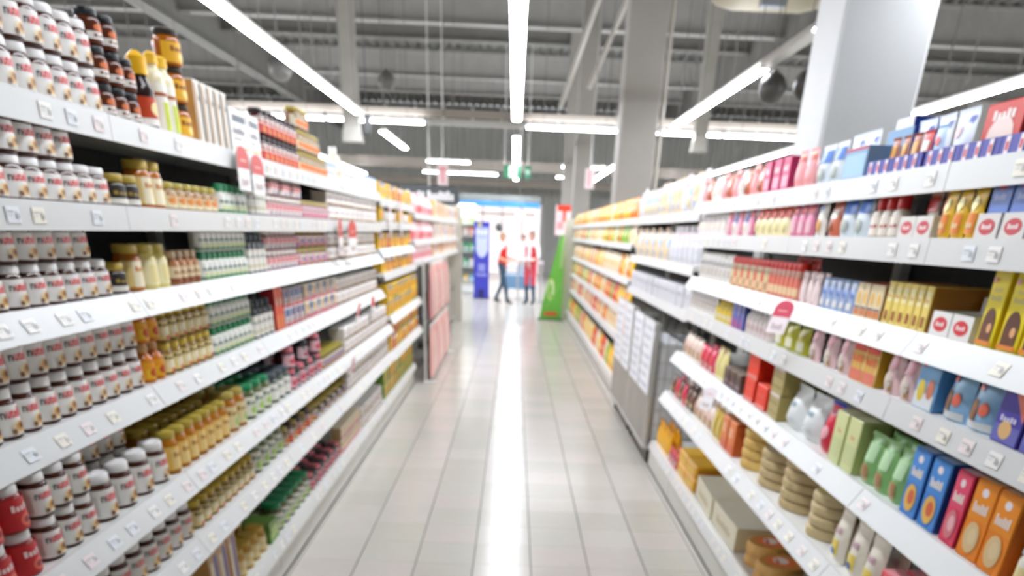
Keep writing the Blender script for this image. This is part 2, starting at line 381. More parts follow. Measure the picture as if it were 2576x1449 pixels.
# ------------------------------------------------------------------ product kinds.  front of each faces -Y, base at z=0
class Kind: pass
def kind(name, desc, cat, w, h, d, root, parts):
    k = Kind(); k.name, k.desc, k.cat, k.w, k.h, k.d, k.root, k.parts = name, desc, cat, w, h, d, root, parts; return k
def cyl(rx, ry, z0, z1, span):
    return lambda u, v, l: ((rx+l)*math.sin((u-.5)*span), -(ry+l)*math.cos((u-.5)*span), z0+(z1-z0)*v)
def flat(w, h, d): return lambda u, v, l: ((u-.5)*w, -d/2-l, v*h)
def jar(name, desc, w, h, d, body, lid, label, items, lidh=.2, lab=(.1, .66), lidr=.9, rough=.2, cat='jar', span=3.3, n=18, smoothlid=True):
    rx, ry = w/2, d/2; lh = h*lidh; bh = h-lh; s = MB(); bm_ = mat(body, rough)
    prof = [(.86, 0), (.97, .02*1), (1, .06), (1, bh/h*.82), (.93, bh/h*.93), (.8, bh/h*1.0)]
    s.lathe([(r, z*h) for r, z in prof], n, bm_, rx, ry)
    p = []
    l = MB(); lr = lidr; l.lathe([(lr*.97, 0), (lr, lh*.12), (lr, lh*.8), (lr*.93, lh), ], n, mat(lid, .35), rx, ry)
    p.append(('lid', l.mesh('lid', True), (0, 0, bh)))
    if label or items:
        t = MB(); z0, z1 = lab[0]*h, lab[1]*h; fn = cyl(rx, ry, z0, z1, span)
        decals(t, ([('r', 0, 0, 1, 1, label)] if label else [])+items, fn, .4); p.append(('label', t.mesh('label', True), (0, 0, 0)))
    return kind(name, desc, cat, w, h, d, s.mesh(name, True), p)
def bottle(name, desc, w, h, body, cap, label, items, shoulder=.62, neck=.4, caph=.14, lab=(.08, .55), capr=1.15, rough=.2, cat='bottle', n=14, taper=0):
    r = w/2; bh = h*(1-caph); s = MB()
    prof = [(.88, 0), (1, .03*h), (1, shoulder*h), (.86, (shoulder+.07)*h), (neck*1.05, bh*.93), (neck, bh)]
    s.lathe(prof, n, mat(body, rough), r, r)
    c = MB(); cr = min(1, neck*capr); c.lathe([(cr, 0), (cr, h*caph*.75), (cr*(.9-taper*.6), h*caph)], n, mat(cap, .35), r, r)
    p = [('cap', c.mesh('cap', True), (0, 0, bh))]
    t = MB(); decals(t, ([('r', 0, 0, 1, 1, label)] if label else [])+items, cyl(r, r, lab[0]*h, lab[1]*h, 3.2), .4); p.append(('label', t.mesh('label', True), (0, 0, 0)))
    return kind(name, desc, cat, w, h, w, s.mesh(name, True), p)
def carton(name, desc, w, h, d, col, items, side=None, topc=None, cat='box', c=.0025, side_items=None, rough=.4):
    s = MB(); s.cbox(-w/2, w/2, -d/2, d/2, 0, h, c, mat(col, rough)); p = []
    fn0 = flat(w, h, d); i_ = c/w*1.3
    fn = lambda u, v, l: fn0(i_+(1-2*i_)*u, i_+(1-2*i_)*v, l)
    if items:
        t = MB(); decals(t, items, fn, rough); p.append(('printed_front', t.mesh('printed_front'), (0, 0, 0)))
    if side:
        t = MB()
        for sg in (1, -1):
            f2 = lambda u, v, l, sg=sg: (sg*(w/2+l), (u-.5)*(d-2*c), c+v*(h-2*c)); decals(t, [('r', 0, 0, 1, 1, side)]+(side_items or []), f2, rough)
        p.append(('printed_side', t.mesh('printed_side'), (0, 0, 0)))
    if topc:
        t = MB(); decals(t, [('r', 0, 0, 1, 1, topc)], lambda u, v, l: ((u-.5)*(w-2*c), (v-.5)*(d-2*c), h+l), rough); p.append(('top_flap', t.mesh('top_flap'), (0, 0, 0)))
    return kind(name, desc, cat, w, h, d, s.mesh(name), p)
def pouch(name, desc, w, h, d, col, items, seal=None, cat='bag', rough=.28, lean=.0):
    n, q = 6, 8; s = MB(); m = mat(col, rough)
    def bul(u, v): return (max(0, math.sin(PI*u))**.55)*(max(0, math.sin(PI*(.08+.92*(v**.8))))**.6)*d/2*(1-.25*v)
    def fn(u, v, l): return ((u-.5)*w*(1-.06*math.sin(PI*v)), -bul(u, v)-l+v*v*lean, v*h*.93)
    def fb(u, v): x, y, z = fn(u, v, 0); return (x, bul(u, v)+v*v*lean, z)
    for g, fl in ((lambda u, v: fn(u, v, 0), 0), (fb, 1)):
        V = [g(i/n, j/q) for j in range(q+1) for i in range(n+1)]
        F = [(j*(n+1)+i, j*(n+1)+i+1, (j+1)*(n+1)+i+1, (j+1)*(n+1)+i) for j in range(q) for i in range(n)]
        s.add(V, [f[::-1] if fl else f for f in F], m)
    p = []
    t = MB(); N = 10; x = [(i/N-.5)*w for i in range(N+1)]
    V = [(a, lean+(.0018 if i % 2 else -.0018), z) for z in (h*.925, h) for i, a in enumerate(x)]
    V += [(a, b+.001, c_) for a, b, c_ in V]
    K = N+1; F = [(i, i+1, K+i+1, K+i) for i in range(N)]+[(2*K+i, 3*K+i, 3*K+i+1, 2*K+i+1) for i in range(N)]+[(K+i, K+i+1, 3*K+i+1, 3*K+i) for i in range(N)]
    t.add(V, F, mat(seal or col, rough)); p.append(('seal', t.mesh('seal'), (0, 0, 0)))
    if items:
        t = MB()
        def sub(items):
            out = []
            for it in items: out.append(it)
            return out
        decals(t, sub(items), lambda u, v, l: fn(.06+.88*u, .04+.9*v, l+.0015), rough); p.append(('printed_front', t.mesh('printed_front', True), (0, 0, 0)))
    return kind(name, desc, cat, w, h, d, s.mesh(name, True), p)
def disc(name, desc, w, h, col, rim, items, cat='box', ribs=0, top=None):
    r = w/2; s = MB(); prof = [(r*.95, 0), (r, h*.1)]
    if ribs:
        prof = [(r*.93, 0), (r*.985, h*.12), (r, h*.3), (r, h*.7), (r*.985, h*.88), (r*.93, h)]
    else: prof += [(r, h*.9), (r*.95, h)]
    s.lathe(prof, 24, noisy(col, rim, 12, .6)); p = []
    t = MB(); decals(t, [('e', .5, .5, .44, .44, top or rim)]+items, lambda u, v, l: ((u-.5)*w, (v-.5)*w, h+l), .4); p.append(('printed_lid', t.mesh('printed_lid'), (0, 0, 0)))
    t = MB(); decals(t, [('r', 0, 0, 1, 1, rim)], cyl(r, r, h*.55, h*.72, 6.2), .5); p.append(('band', t.mesh('band'), (0, 0, 0)))
    return kind(name, desc, cat, w, h, w, s.mesh(name, True), p)

COUNT = {}
USED = {}
def put(k, x, y, z, rotz, label, group, lean=0, cat=None):
    o = link(k.name, k.root, None, (x, y, z), (lean, 0, rotz))
    n = label
    tag(o, n, cat or k.cat, group)
    for nm, me, lc in k.parts: link(nm, me, o, lc)
    return o
TIER = {1: [''], 2: ['lower tier', 'upper tier'], 3: ['lower tier', 'middle tier', 'upper tier'], 4: ['lower tier', 'second tier', 'third tier', 'upper tier'], 5: ['lowest tier', 'second tier', 'middle tier', 'fourth tier', 'upper tier']}
def fill(side, lev, place, k, y0, y1, tiers=1, depth=1, gap=.005, inset=.018, rows=None, dgap=.006, skew=.05, z=None, tn=None, start=0, lean=0, desc=None, backs=0, hz=1):
    """a block of one product along a shelf; place = words for the shelf"""
    x, zz = lev[0], (z if z is not None else lev[1])+.0006
    ks = k if isinstance(k, list) else [k]
    pitch = max(q.w for q in ks)+gap; n = max(1, int((y1-y0+gap+1e-6)/pitch)); st = (y1-y0)/n
    for d in range(start, depth):
        t_n = tiers if not (backs and d > 0) else backs
        for t in range(t_n):
            for i in range(n):
                kk = random.choice(ks) if len(ks) > 2 else ks[(i+d) % len(ks)]
                if tn and t >= tn(i, n): continue
                key = (kk.desc, place, t, d); c = COUNT.get(key, 0); COUNT[key] = c+1
                words = [kk.desc+',', ORD[min(c, 29)], 'from near end,']
                extra = (TIER[max(t_n, 1)][t] if t_n > 1 else ''); rw = ('', 'second row', 'third row', 'fourth row', 'fifth row')[d] if depth > 1 else ''
                if extra: words.append(extra+',')
                if rw: words.append(rw+',')
                words.append(place)
                lb = ' '.join(words)
                px = x+side*(inset+math.tan(math.radians(lev[2]))*.058+kk.d/2+d*(kk.d+dgap)); py = y0+st*(i+.5)+random.uniform(-.25, .25)*max(0, st-kk.w)
                put(kk, px, py, zz+t*(kk.h*hz+.0024), -side*PI/2+random.uniform(-skew, skew), lb, kk.name+'s on '+place, lean).scale.z = hz
ROUND = {}
# ---- preserves side
SP_ITEMS = [('t', 'n', .26, .58, .335, .78, '#222222'), ('t', 'utella', .345, .58, .7, .9, '#ea2f3a'),
            ('e', .52, .26, .15, .22, '#efe3c4'), ('e', .56, .28, .11, .17, '#d9a24a'), ('e', .57, .3, .065, .10, '#6b3418'), ('e', .41, .14, .04, .09, '#8a5a2a'), ('r', .05, .1, .2, .8, '#dedbd4')]
def spread(name, desc, s, sy=1, body='#4a2416'):
    return jar(name, desc, .084*s, .112*s*sy, .068*s, body, '#f6f5f3', '#f6f4ef', SP_ITEMS, .19, (.08, .70), .88, .15, span=3.9)
K = {}
K['sp'] = spread('spread_jar', 'white-lidded hazelnut spread jar', 1.0)
K['spt'] = spread('spread_jar', 'squat white-lidded hazelnut spread jar', .9, .97)
K['spb'] = spread('spread_jar', 'large white-lidded hazelnut spread jar', 1.16, .98)
K['spl'] = spread('spread_jar', 'wide-lidded hazelnut spread jar', .98, .95)
K['red'] = jar('spread_jar', 'red-label white-lidded spread jar', .098, .125, .08, '#8e1a1c', '#f1efec', '#c9262c', [('w', .3, .6, .7, .8, 5, '#f3d9d6'), ('e', .55, .28, .14, .2, '#e86a5a'), ('e', .55, .28, .08, .1, '#8e1a1c')], .2, (.05, .74), .86)
K['cho'] = jar('chocolate_jar', 'black-lidded chocolate spread jar', .066, .078, .066, '#5a2a16', '#1d2022', None, [('r', .1, .08, .9, .45, '#efece4'), ('e', .5, .66, .22, .2, '#d0661e'), ('w', .25, .2, .75, .36, 4, '#7b3a1a')], .22)
K['dk'] = bottle('syrup_bottle', 'yellow-capped dark syrup bottle', .075, .2, '#2a1a18', '#f2b81c', '#c5421e', [('r', 0, 0, 1, .25, '#efeae2'), ('e', .5, .6, .2, .25, '#f1dc9a')], .5, .62, .3, (.06, .42), 1.25, taper=1)
K['sq'] = bottle('syrup_bottle', 'slim yellow-green syrup bottle', .066, .215, '#e9e4c4', '#f2c23a', '#f3f1e4', [('r', .3, 0, .75, .6, '#c6d23a'), ('r', 0, .72, 1, .8, '#b0623a')], .68, .5, .15, (.05, .62), 1.25, taper=1)
K['ho'] = jar('honey_jar', 'dark-lidded amber honey jar', .088, .098, .088, '#a8590c', '#2e261e', '#e8b02a', [('w', .2, .55, .8, .8, 6, '#7b3d0c'), ('e', .5, .3, .14, .2, '#f4dc7a')], .16)
K['ct'] = carton('tall_carton', 'slim tan and white tall carton', .066, .185, .08, '#e6e2d6', [('r', 0, 0, .3, 1, '#b58a4e'), ('r', .3, 0, .5, 1, '#f2f0ea'), ('r', .78, 0, 1, 1, '#3d4a50'), ('w', .4, .7, .75, .8, 3, '#7a6a50')], '#c79a58')
K['bx'] = carton('tea_carton', 'white carton with dark slate side', .2, .15, .12, '#efece8', [('r', .12, .72, .9, .88, '#4a5660'), ('r', .08, .1, .92, .16, '#c8b46a'), ('r', .1, .3, .6, .36, '#b6b3ae'), ('w', .12, .45, .8, .6, 8, '#8a8e92')], '#2c3840')
K['jm'] = jar('jam_jar', 'red and black jam jar', .074, .098, .074, '#4a1016', '#2b1c1c', '#d8564a', [('r', 0, .6, 1, 1, '#efe6dc'), ('w', .2, .68, .8, .9, 5, '#b02a2a'), ('r', .45, 0, .9, .4, '#e8c23a')], .2)
K['gj'] = jar('pickle_jar', 'gold-lidded orange-label jar', .08, .092, .08, '#7d4a1c', '#a8953a', '#e6d9bc', [('e', .5, .4, .25, .35, '#e0772a'), ('w', .2, .75, .8, .95, 5, '#5c6a2a')], .2)
K['wb'] = bottle('white_bottle', 'creamy white squeeze bottle', .085, .19, '#efe7d2', '#f2efe8', '#f4efe2', [('r', .1, .2, .9, .5, '#d9c79a')], .7, .5, .18)
K['wj'] = jar('white_jar', 'white-label blue-lid jar', .075, .09, .075, '#d8d6d0', '#b8cbe0', '#f1efe9', [('w', .2, .5, .8, .7, 5, '#9aa4b0')], .22)
K['bl'] = carton('flat_carton', 'white carton with blue top', .19, .095, .14, '#eef0f2', [('r', 0, .86, 1, 1, '#6f9ecb'), ('r', .1, .2, .9, .3, '#d7c3cf'), ('w', .1, .45, .9, .65, 9, '#b9aeb8')], None, '#5f93c6')
K['lo'] = jar('honey_jar', 'low gold-lidded dark jar', .082, .082, .082, '#2c1a0e', '#b3993a', '#2a2620', [('r', 0, 0, 1, .3, '#e6e2d8'), ('w', .2, .5, .8, .7, 5, '#a88c3a')], .24)
K['hg'] = jar('honey_jar', 'gold-lidded amber honey jar', .082, .128, .082, '#b0650e', '#c0a545', '#f0d488', [('r', .25, 0, .7, 1, '#f3e9c8'), ('w', .3, .6, .66, .8, 4, '#c87a1e')], .19)
K['or'] = jar('honey_jar', 'small gold-lidded orange-label jar', .07, .08, .07, '#8a5a14', '#b8a84a', '#f1e6c0', [('e', .5, .5, .28, .3, '#e08a32'), ('w', .2, .78, .8, .95, 5, '#a85a1c')], .22)
K['gn'] = bottle('horseradish_jar', 'green-capped white-label jar', .058, .1, '#e2e6da', '#0f7a4a', '#f3f4ee', [('r', 0, 0, 1, .14, '#3a8a5c'), ('w', .2, .5, .8, .68, 4, '#6a8a74'), ('e', .5, .28, .2, .14, '#d9e39a')], .62, .72, .24, (.06, .66))
K['gs'] = bottle('sauce_bottle', 'slate-topped white-label bottle', .062, .155, '#40484c', '#3c4a52', '#eceae0', [('w', .15, .6, .85, .75, 5, '#8a8f8a'), ('r', .1, .2, .9, .28, '#cfc59a')], .72, .5, .16, (.06, .62))
K['rj'] = jar('jam_jar', 'red-banded jam jar', .072, .082, .072, '#6e1a22', '#e6dfd6', '#f0e4de', [('r', 0, .5, 1, .9, '#d8444e'), ('w', .15, .58, .85, .8, 5, '#f6eaea'), ('r', .4, .05, .7, .35, '#3e4f86')], .2)
K['pk'] = jar('jam_jar', 'pink-label gold-lidded jar', .078, .085, .078, '#7a3a4a', '#b09a4a', '#eccdd2', [('r', .1, .1, .9, .4, '#c76a84'), ('w', .2, .6, .8, .8, 5, '#8a3450')], .2)
K['wp'] = carton('biscuit_pack', 'white pack with brown stripe', .17, .076, .1, '#f0ece8', [('r', 0, 0, 1, .22, '#7c5a3c'), ('r', .1, .24, .5, .3, '#d9b24a'), ('w', .15, .5, .8, .72, 7, '#b49aa0')], '#d6cfc8', '#f4f2ee')
K['mu'] = jar('mustard_jar', 'pale yellow mustard jar', .082, .128, .082, '#e8d98a', '#c6b252', '#f3ecc0', [('r', .3, .1, .7, .8, '#efe0a0')], .2)
K['be'] = bottle('dressing_bottle', 'small beige-capped sauce bottle', .058, .105, '#b07a4e', '#d9bd94', '#e3cfa8', [('r', 0, 0, 1, .3, '#8a4a2c'), ('w', .2, .55, .8, .75, 4, '#9a6a3c')], .65, .6, .2)
K['rc'] = carton('tall_carton', 'upright red and orange carton', .072, .19, .07, '#d8482e', [('r', 0, 0, 1, .35, '#e2763a'), ('w', .2, .6, .8, .8, 4, '#f6d9c4')], '#a8262a')
K['br'] = carton('jelly_box', 'blue and red small box', .085, .085, .07, '#eae6e6', [('r', 0, .55, 1, 1, '#4a6a96'), ('r', 0, 0, 1, .2, '#c5323c'), ('w', .15, .28, .85, .46, 5, '#6a5a62')], '#c0444a')
K['yp'] = carton('jelly_box', 'cream and pink small box', .09, .085, .07, '#efe2c4', [('r', 0, 0, 1, .3, '#c86a86'), ('e', .6, .62, .22, .22, '#d8a03a'), ('w', .1, .75, .6, .9, 4, '#6a4a4a')], '#b8a070')
K['am'] = bottle('honey_bottle', 'orange amber honey bottle', .07, .115, '#c8700e', '#d2a36a', '#e8a01e', [('r', .2, .1, .8, .6, '#f0c22a'), ('e', .5, .4, .2, .25, '#c4480e')], .6, .6, .2)
K['yh'] = jar('honey_jar', 'yellow-lidded honey jar', .074, .1, .074, '#8a6a1e', '#cdb03a', '#f0dc96', [('e', .5, .42, .24, .3, '#f4eccc'), ('r', .4, 0, .62, .22, '#d8562a'), ('w', .2, .72, .8, .92, 5, '#6a5a3a')], .2)
K['hd'] = jar('honey_jar', 'yellow gold-topped honey jar', .082, .135, .082, '#b5700f', '#b8a23e', '#eebf58', [('r', .25, .05, .75, .9, '#f2d68a'), ('w', .3, .55, .7, .75, 4, '#b8741c')], .16)
K['hl'] = jar('honey_jar', 'large gold-lidded honey jar', .108, .15, .108, '#b26a10', '#b2a04a', '#e9dca8', [('e', .6, .3, .2, .28, '#8cc05a'), ('w', .2, .6, .8, .8, 5, '#a8741c')], .17)
K['gl'] = jar('pickle_jar', 'broad green-lidded pickle jar', .112, .14, .112, '#5b6a3e', '#138a56', '#efeee2', [('e', .5, .3, .2, .25, '#a8cf6a'), ('w', .2, .6, .8, .8, 5, '#4a7a5a')], .16)
K['sl'] = jar('pickle_jar', 'slate-lidded white-label jar', .104, .13, .104, '#4e5c54', '#48545c', '#efefe6', [('w', .2, .55, .8, .75, 5, '#7a847a')], .18)
K['pr'] = jar('jam_jar', 'plump pink-lidded jam jar', .094, .1, .094, '#4a1a22', '#d9707c', '#e8b8c0', [('e', .5, .5, .28, .34, '#cc3a4a')], .22)
K['bk'] = jar('jam_jar', 'black-lidded plum jam jar', .09, .1, .09, '#2a1620', '#20242a', '#d8c8cc', [('e', .5, .45, .28, .34, '#a83a56'), ('w', .2, .78, .8, .95, 5, '#4a2a34')], .22)
K['ol'] = jar('pickle_jar', 'olive-gold-lidded small jar', .072, .085, .072, '#5a4a1e', '#a89a34', '#e6dcb8', [('e', .5, .5, .25, .3, '#8a7ab0'), ('r', 0, 0, 1, .18, '#c8862a')], .2)
K['nu'] = jar('nut_jar', 'golden-ball clear nut jar', .1, .125, .1, '#b88a2e', '#c9a640', '#e8d28a', [('e', .3, .3, .14, .14, '#f1e3b0'), ('e', .62, .38, .16, .15, '#d6a83a'), ('e', .48, .72, .15, .14, '#f3e8c6'), ('e', .75, .75, .12, .12, '#a87a22')], .15)
K['tb'] = carton('tall_carton', 'tan and violet tall carton', .1, .24, .12, '#c9a478', [('r', .5, 0, .85, 1, '#6a66a0'), ('r', .1, .1, .4, .9, '#e8dcc8')], '#d8a05a')
K['gb'] = carton('pickle_box', 'leaf green flat box', .16, .1, .14, '#6c9a3c', [('r', .1, .2, .9, .8, '#a8c46a')], '#5a8a34', '#7aa84a')
SPN = [K['sp']]
LFA = [.06, .06, .06, .06, .06, .06, .03]; RFA = [.01, .03, .06, .02, .03, 0, 0]
def Lf(i, k, y0, y1, **a):
    y0, y1 = (y*(1+LFA[i]*(7.6-y)/6) for y in (y0, y1))
    fill(-1, LLEV[i], 'preserves '+ROWN[i]+' shelf', [K[q] for q in k.split()] if isinstance(k, str) else k, y0, y1, **a)
# top shelf
Lf(0, 'spt', 1.9, 2.56, tiers=2); Lf(0, 'cho', 2.57, 2.83, tiers=3, tn=lambda i, n: 3 if i < 2 else 2); Lf(0, 'dk', 2.87, 2.96); Lf(0, 'sq', 2.98, 3.14); Lf(0, 'ho', 3.16, 3.26, tiers=3)
Lf(0, 'ct', 3.29, 3.66); Lf(0, 'bx', 3.68, 4.1); Lf(0, 'jm', 4.14, 4.83, tiers=2); Lf(0, 'gj', 4.86, 5.56, tiers=3, tn=lambda i, n: 3 if i < 3 else 2 if i < 6 else 1)
Lf(0, 'wj', 5.58, 5.9); Lf(0, 'wb', 5.92, 6.02); Lf(0, 'bl', 6.06, 7.6)
# second
Lf(1, 'spl', 1.92, 2.5, tiers=2, tn=lambda i, n: 2 if i < 5 else 1, gap=.002, hz=.86); Lf(1, 'lo', 2.53, 2.71); Lf(1, 'hg', 2.73, 2.9); Lf(1, 'or', 2.92, 3.42, inset=.02); Lf(1, 'hg', 3.06, 3.15, start=1, depth=2, inset=.03)
Lf(1, 'gn', 3.44, 3.78, tiers=1, depth=1); Lf(1, 'gn', 3.44, 3.78, tiers=1, depth=1, z=1.665+.0, start=1); Lf(1, 'gs', 3.82, 4.09); Lf(1, 'rj', 4.11, 4.8, tiers=2, tn=lambda i, n: 2 if i % 3 else 1, gap=.004); Lf(1, 'pk', 4.82, 5.5, tiers=1); Lf(1, 'wp', 5.53, 7.6, tiers=2, inset=.03)
# third
Lf(2, 'spl', 1.76, 2.46, tiers=2, tn=lambda i, n: 2 if i < n-1 else 1, gap=.002, hz=.9); Lf(2, 'lo hg', 2.48, 2.71); Lf(2, 'mu', 2.72, 2.9); Lf(2, 'be', 2.93, 3.19); Lf(2, 'gn', 3.22, 3.78, tiers=2, gap=.003, hz=.95)
Lf(2, 'gs', 3.8, 4.1); Lf(2, 'rj', 4.12, 4.72, tiers=2); Lf(2, 'pk ol', 4.74, 5.52, tiers=2); Lf(2, 'wp', 5.55, 7.6, tiers=2, inset=.03)
# fourth
Lf(3, 'sp', 1.6, 2.55, tiers=2, gap=.004); Lf(3, 'am', 2.57, 2.72, tiers=2); Lf(3, 'yh', 2.73, 3.2, tiers=2, gap=.003); Lf(3, 'gn', 3.21, 3.74, tiers=2, gap=.003); Lf(3, 'gs', 3.77, 4.1)
Lf(3, 'rc', 4.12, 4.28); Lf(3, 'br', 4.3, 4.74, tiers=2); Lf(3, 'yp br', 4.76, 5.68, tiers=2); Lf(3, 'wp', 5.7, 7.6, tiers=2, inset=.03)
# fifth
Lf(4, 'red', 1.38, 1.7, tiers=2, hz=.84); Lf(4, 'spl', 1.71, 1.98, tiers=2); Lf(4, 'spb', 1.99, 2.48, depth=1); Lf(4, 'sp', 1.99, 2.44, start=1, depth=2, tiers=2, inset=.05); Lf(4, 'hd', 2.49, 3.09, depth=3, gap=.003)
Lf(4, 'hl', 3.1, 3.34, depth=2); Lf(4, 'gl', 3.36, 3.72, depth=2); Lf(4, 'sl', 3.74, 4.08, depth=2); Lf(4, 'pr bk', 4.1, 4.82, tiers=2, tn=lambda i, n: 2 if i % 3 == 0 else 1, depth=2); Lf(4, 'ol', 4.84, 5.5, depth=2); Lf(4, 'wp', 5.52, 7.6, tiers=2)
# sixth
Lf(5, 'spb', 1.3, 2.58, depth=4, gap=.004); Lf(5, 'yh', 2.6, 3.32, depth=3, gap=.003); Lf(5, 'gl', 3.34, 3.82, depth=2); Lf(5, 'gj jm', 3.84, 4.5, depth=2); Lf(5, 'ol lo', 4.52, 5.5, depth=2, tiers=1); Lf(5, 'wp', 5.52, 7.6, tiers=2)
# bottom
Lf(6, 'tb', 2.86, 3.2); Lf(6, 'nu', 3.22, 3.66, depth=2); Lf(6, 'gb', 3.68, 3.86, tiers=1); Lf(6, 'gl', 3.88, 4.62, depth=2); Lf(6, 'pr bk', 4.64, 5.56, depth=2); Lf(6, 'yp', 5.58, 6.4, tiers=2); Lf(6, 'wp', 6.42, 7.6, tiers=2, depth=2)
# ---- yellow pack bays
K['yc'] = carton('coffee_pack', 'yellow pack with blue band', .13, .12, .09, '#f0c624', [('r', 0, .7, 1, 1, '#4a5a9a'), ('e', .5, .4, .28, .22, '#e27a24'), ('w', .15, .75, .85, .92, 5, '#f3efe2')], '#e0b020')
K['yo'] = carton('coffee_pack', 'yellow pack with orange picture', .14, .12, .09, '#efca2c', [('e', .55, .4, .3, .28, '#e06a26'), ('r', 0, 0, 1, .16, '#5a8a3a'), ('w', .15, .75, .85, .9, 5, '#b03a24')], '#d8a81c')
K['rc2'] = carton('coffee_pack', 'rust red and white pack', .13, .12, .09, '#d0603a', [('r', 0, .7, 1, 1, '#efe4d4'), ('e', .5, .4, .28, .22, '#f0b040')], '#b04a2a')
K['go'] = carton('soup_pack', 'green and orange soup pack', .13, .12, .08, '#7ca83c', [('e', .5, .45, .3, .3, '#ee9a2c'), ('r', 0, .8, 1, 1, '#f0d23a')], '#6a9430')
for i, (k, t) in enumerate((('yc yo rc2', 1), ('yc yo wp', 1), ('yc yo rc2', 1), ('yc rc2 yo', 1), ('yo yc yc', 2), ('yo yo rc2', 2), ('go go yo', 2))):
    fill(-1, ALEV[i], 'yellow bay '+ROWN[i]+' shelf', [K[q] for q in k.split()], 7.72, 10.1, tiers=t, gap=.025, skew=.03)
K['pb'] = pouch('marshmallow_bag', 'pale pink marshmallow bag', .2, .2, .08, '#eeb0b6', [('r', .1, .55, .9, .8, '#f6dfe0'), ('e', .5, .3, .25, .18, '#e2707c')])
K['yw'] = carton('cereal_box', 'white box with yellow side', .19, .2, .08, '#efe8dc', [('r', .6, 0, 1, 1, '#ecb62e'), ('r', .2, .2, .45, .8, '#6a5a9a')], '#e8b83a')
K['ob'] = carton('cereal_box', 'cream box with orange panel', .19, .19, .08, '#eee0cc', [('r', .1, .3, .9, .8, '#e08a34'), ('w', .15, .82, .85, .94, 5, '#8a5a3a')], '#d8a06a')
K['pr2'] = pouch('marshmallow_bag', 'rosy red marshmallow bag', .2, .2, .08, '#e0707a', [('r', .1, .5, .9, .85, '#f2d0d0'), ('e', .5, .3, .25, .18, '#c83a4a')])
K['wv'] = carton('cereal_box', 'white box with violet panel', .19, .19, .08, '#efeae6', [('r', .3, .2, .7, .8, '#6a5a9a')], '#dcd6d2')
for i in range(3):
    pl = 'pink bay '+ROWN[i]+' shelf'
    fill(-1, BLEV[i], pl, [K['pb'], K['pr2'], K['pb']], 10.3, 12.8, gap=.04, inset=.02, hz=(1, 1, .84)[i]); fill(-1, BLEV[i], pl, [K['ob'], K['yw'], K['wv']], 12.85, 17.9, gap=.05, inset=.02, hz=(1, 1, .84)[i])
# ---- baking side
def Rt(i, k, y0, y1, **a):
    y0, y1 = (y*(1+RFA[i]*max(0, 5.6-y)/3.6) for y in (y0, y1))
    fill(1, RLEV[i], 'baking '+ROWN[i]+' shelf', [K[q] for q in k.split()], y0, y1, **a)
def traykind(name, desc, w, h, d, col, items, inner='#d8d4cc'):
    s = MB(); t = .003; m = mat(col, .5); mi = mat(inner, .6)
    s.box(-w/2, w/2, -d/2, d/2, 0, t, mi); s.box(-w/2, w/2, -d/2, -d/2+t, t, h, m); s.box(-w/2, w/2, d/2-t, d/2, t, h*1.6, m)
    for sg in (-1, 1): s.box(sg*w/2-(t if sg > 0 else 0), sg*w/2+(0 if sg > 0 else t), -d/2+t, d/2-t, t, h, m)
    p = MB(); decals(p, items, flat(w, h, d), .5)
    return kind(name, desc, 'tray', w, h, d, s.mesh(name), [('printed_front', p.mesh('printed_front'), (0, 0, 0))])
OVAL = lambda c='#d8323c': [('e', .5, .5, .36, .3, c), ('w', .28, .42, .72, .6, 4, '#f2e4e2')]
K['bt'] = traykind('display_tray', 'blue violet sachet tray', .19, .042, .13, '#4a4aa0', [('r', .1, .05, .2, .95, '#ecdfe4'), ('r', .12, .3, .18, .7, '#cf3a4a'), ('r', .42, .05, .52, .95, '#ecdfe4'), ('r', .44, .3, .5, .7, '#cf3a4a'), ('r', .75, .05, .85, .95, '#ecdfe4'), ('r', .77, .3, .83, .7, '#cf3a4a')], '#5a5aa8')
K['wt'] = traykind('display_tray', 'white tray with red ovals', .105, .06, .13, '#eceae6', OVAL())
K['gt'] = traykind('display_tray', 'pale grey tray with red print', .1, .055, .12, '#dcd8d2', OVAL('#c8404a'))
K['rb'] = pouch('sachet', 'red and white sachet', .058, .1, .02, '#cf3a34', [('r', .1, .55, .9, .85, '#f1e2dc'), ('e', .5, .3, .3, .18, '#e8b04a')])
K['bs'] = pouch('sachet', 'light blue and white sachet', .06, .105, .02, '#a9c6e6', [('e', .5, .72, .3, .12, '#e2525a'), ('r', .1, .1, .9, .45, '#eef2f6'), ('e', .55, .3, .22, .14, '#c79a5a')])
K['brs'] = pouch('sachet', 'brown and orange sachet', .058, .1, .02, '#9c4a30', [('r', .15, .5, .85, .9, '#e0a23c'), ('e', .5, .25, .3, .15, '#e8d2b0')])
K['rw'] = carton('wafer_box', 'tall red display box', .19, .15, .1, '#d2362c', [('e', .5, .5, .35, .3, '#efd8cc'), ('w', .2, .75, .8, .9, 5, '#f4e6dc'), ('r', 0, 0, 1, .12, '#e6b090')], '#b42a28')
K['db'] = carton('sugar_box', 'deep blue narrow box', .09, .14, .1, '#2a34a4', [('r', .1, .2, .9, .6, '#5a66c0')], '#2a2f8c')
K['wd'] = carton('display_box', 'white fronted deep blue display box', .13, .18, .11, '#e9e4ea', [('e', .5, .6, .3, .2, '#efc6cc'), ('w', .2, .2, .8, .3, 4, '#d89aa4')], '#2448b0', '#3a5ac0')
K['bc'] = pouch('card_pack', 'blue white hanging card pack', .12, .16, .03, '#dfe8f4', [('p', [(.3, 0), (1, 1), (.7, 1), (0, 0)], '#2b50b4'), ('e', .3, .75, .22, .12, '#f0c8cc'), ('e', .7, .25, .2, .15, '#e8e2d2')])
K['gx'] = traykind('display_tray', 'glassy blue tray with pink rim', .2, .09, .13, '#7fa6c8', [('r', 0, .9, 1, 1, '#b04a6a'), ('r', .05, .1, .95, .8, '#9cc0d8')], '#4a86b0')
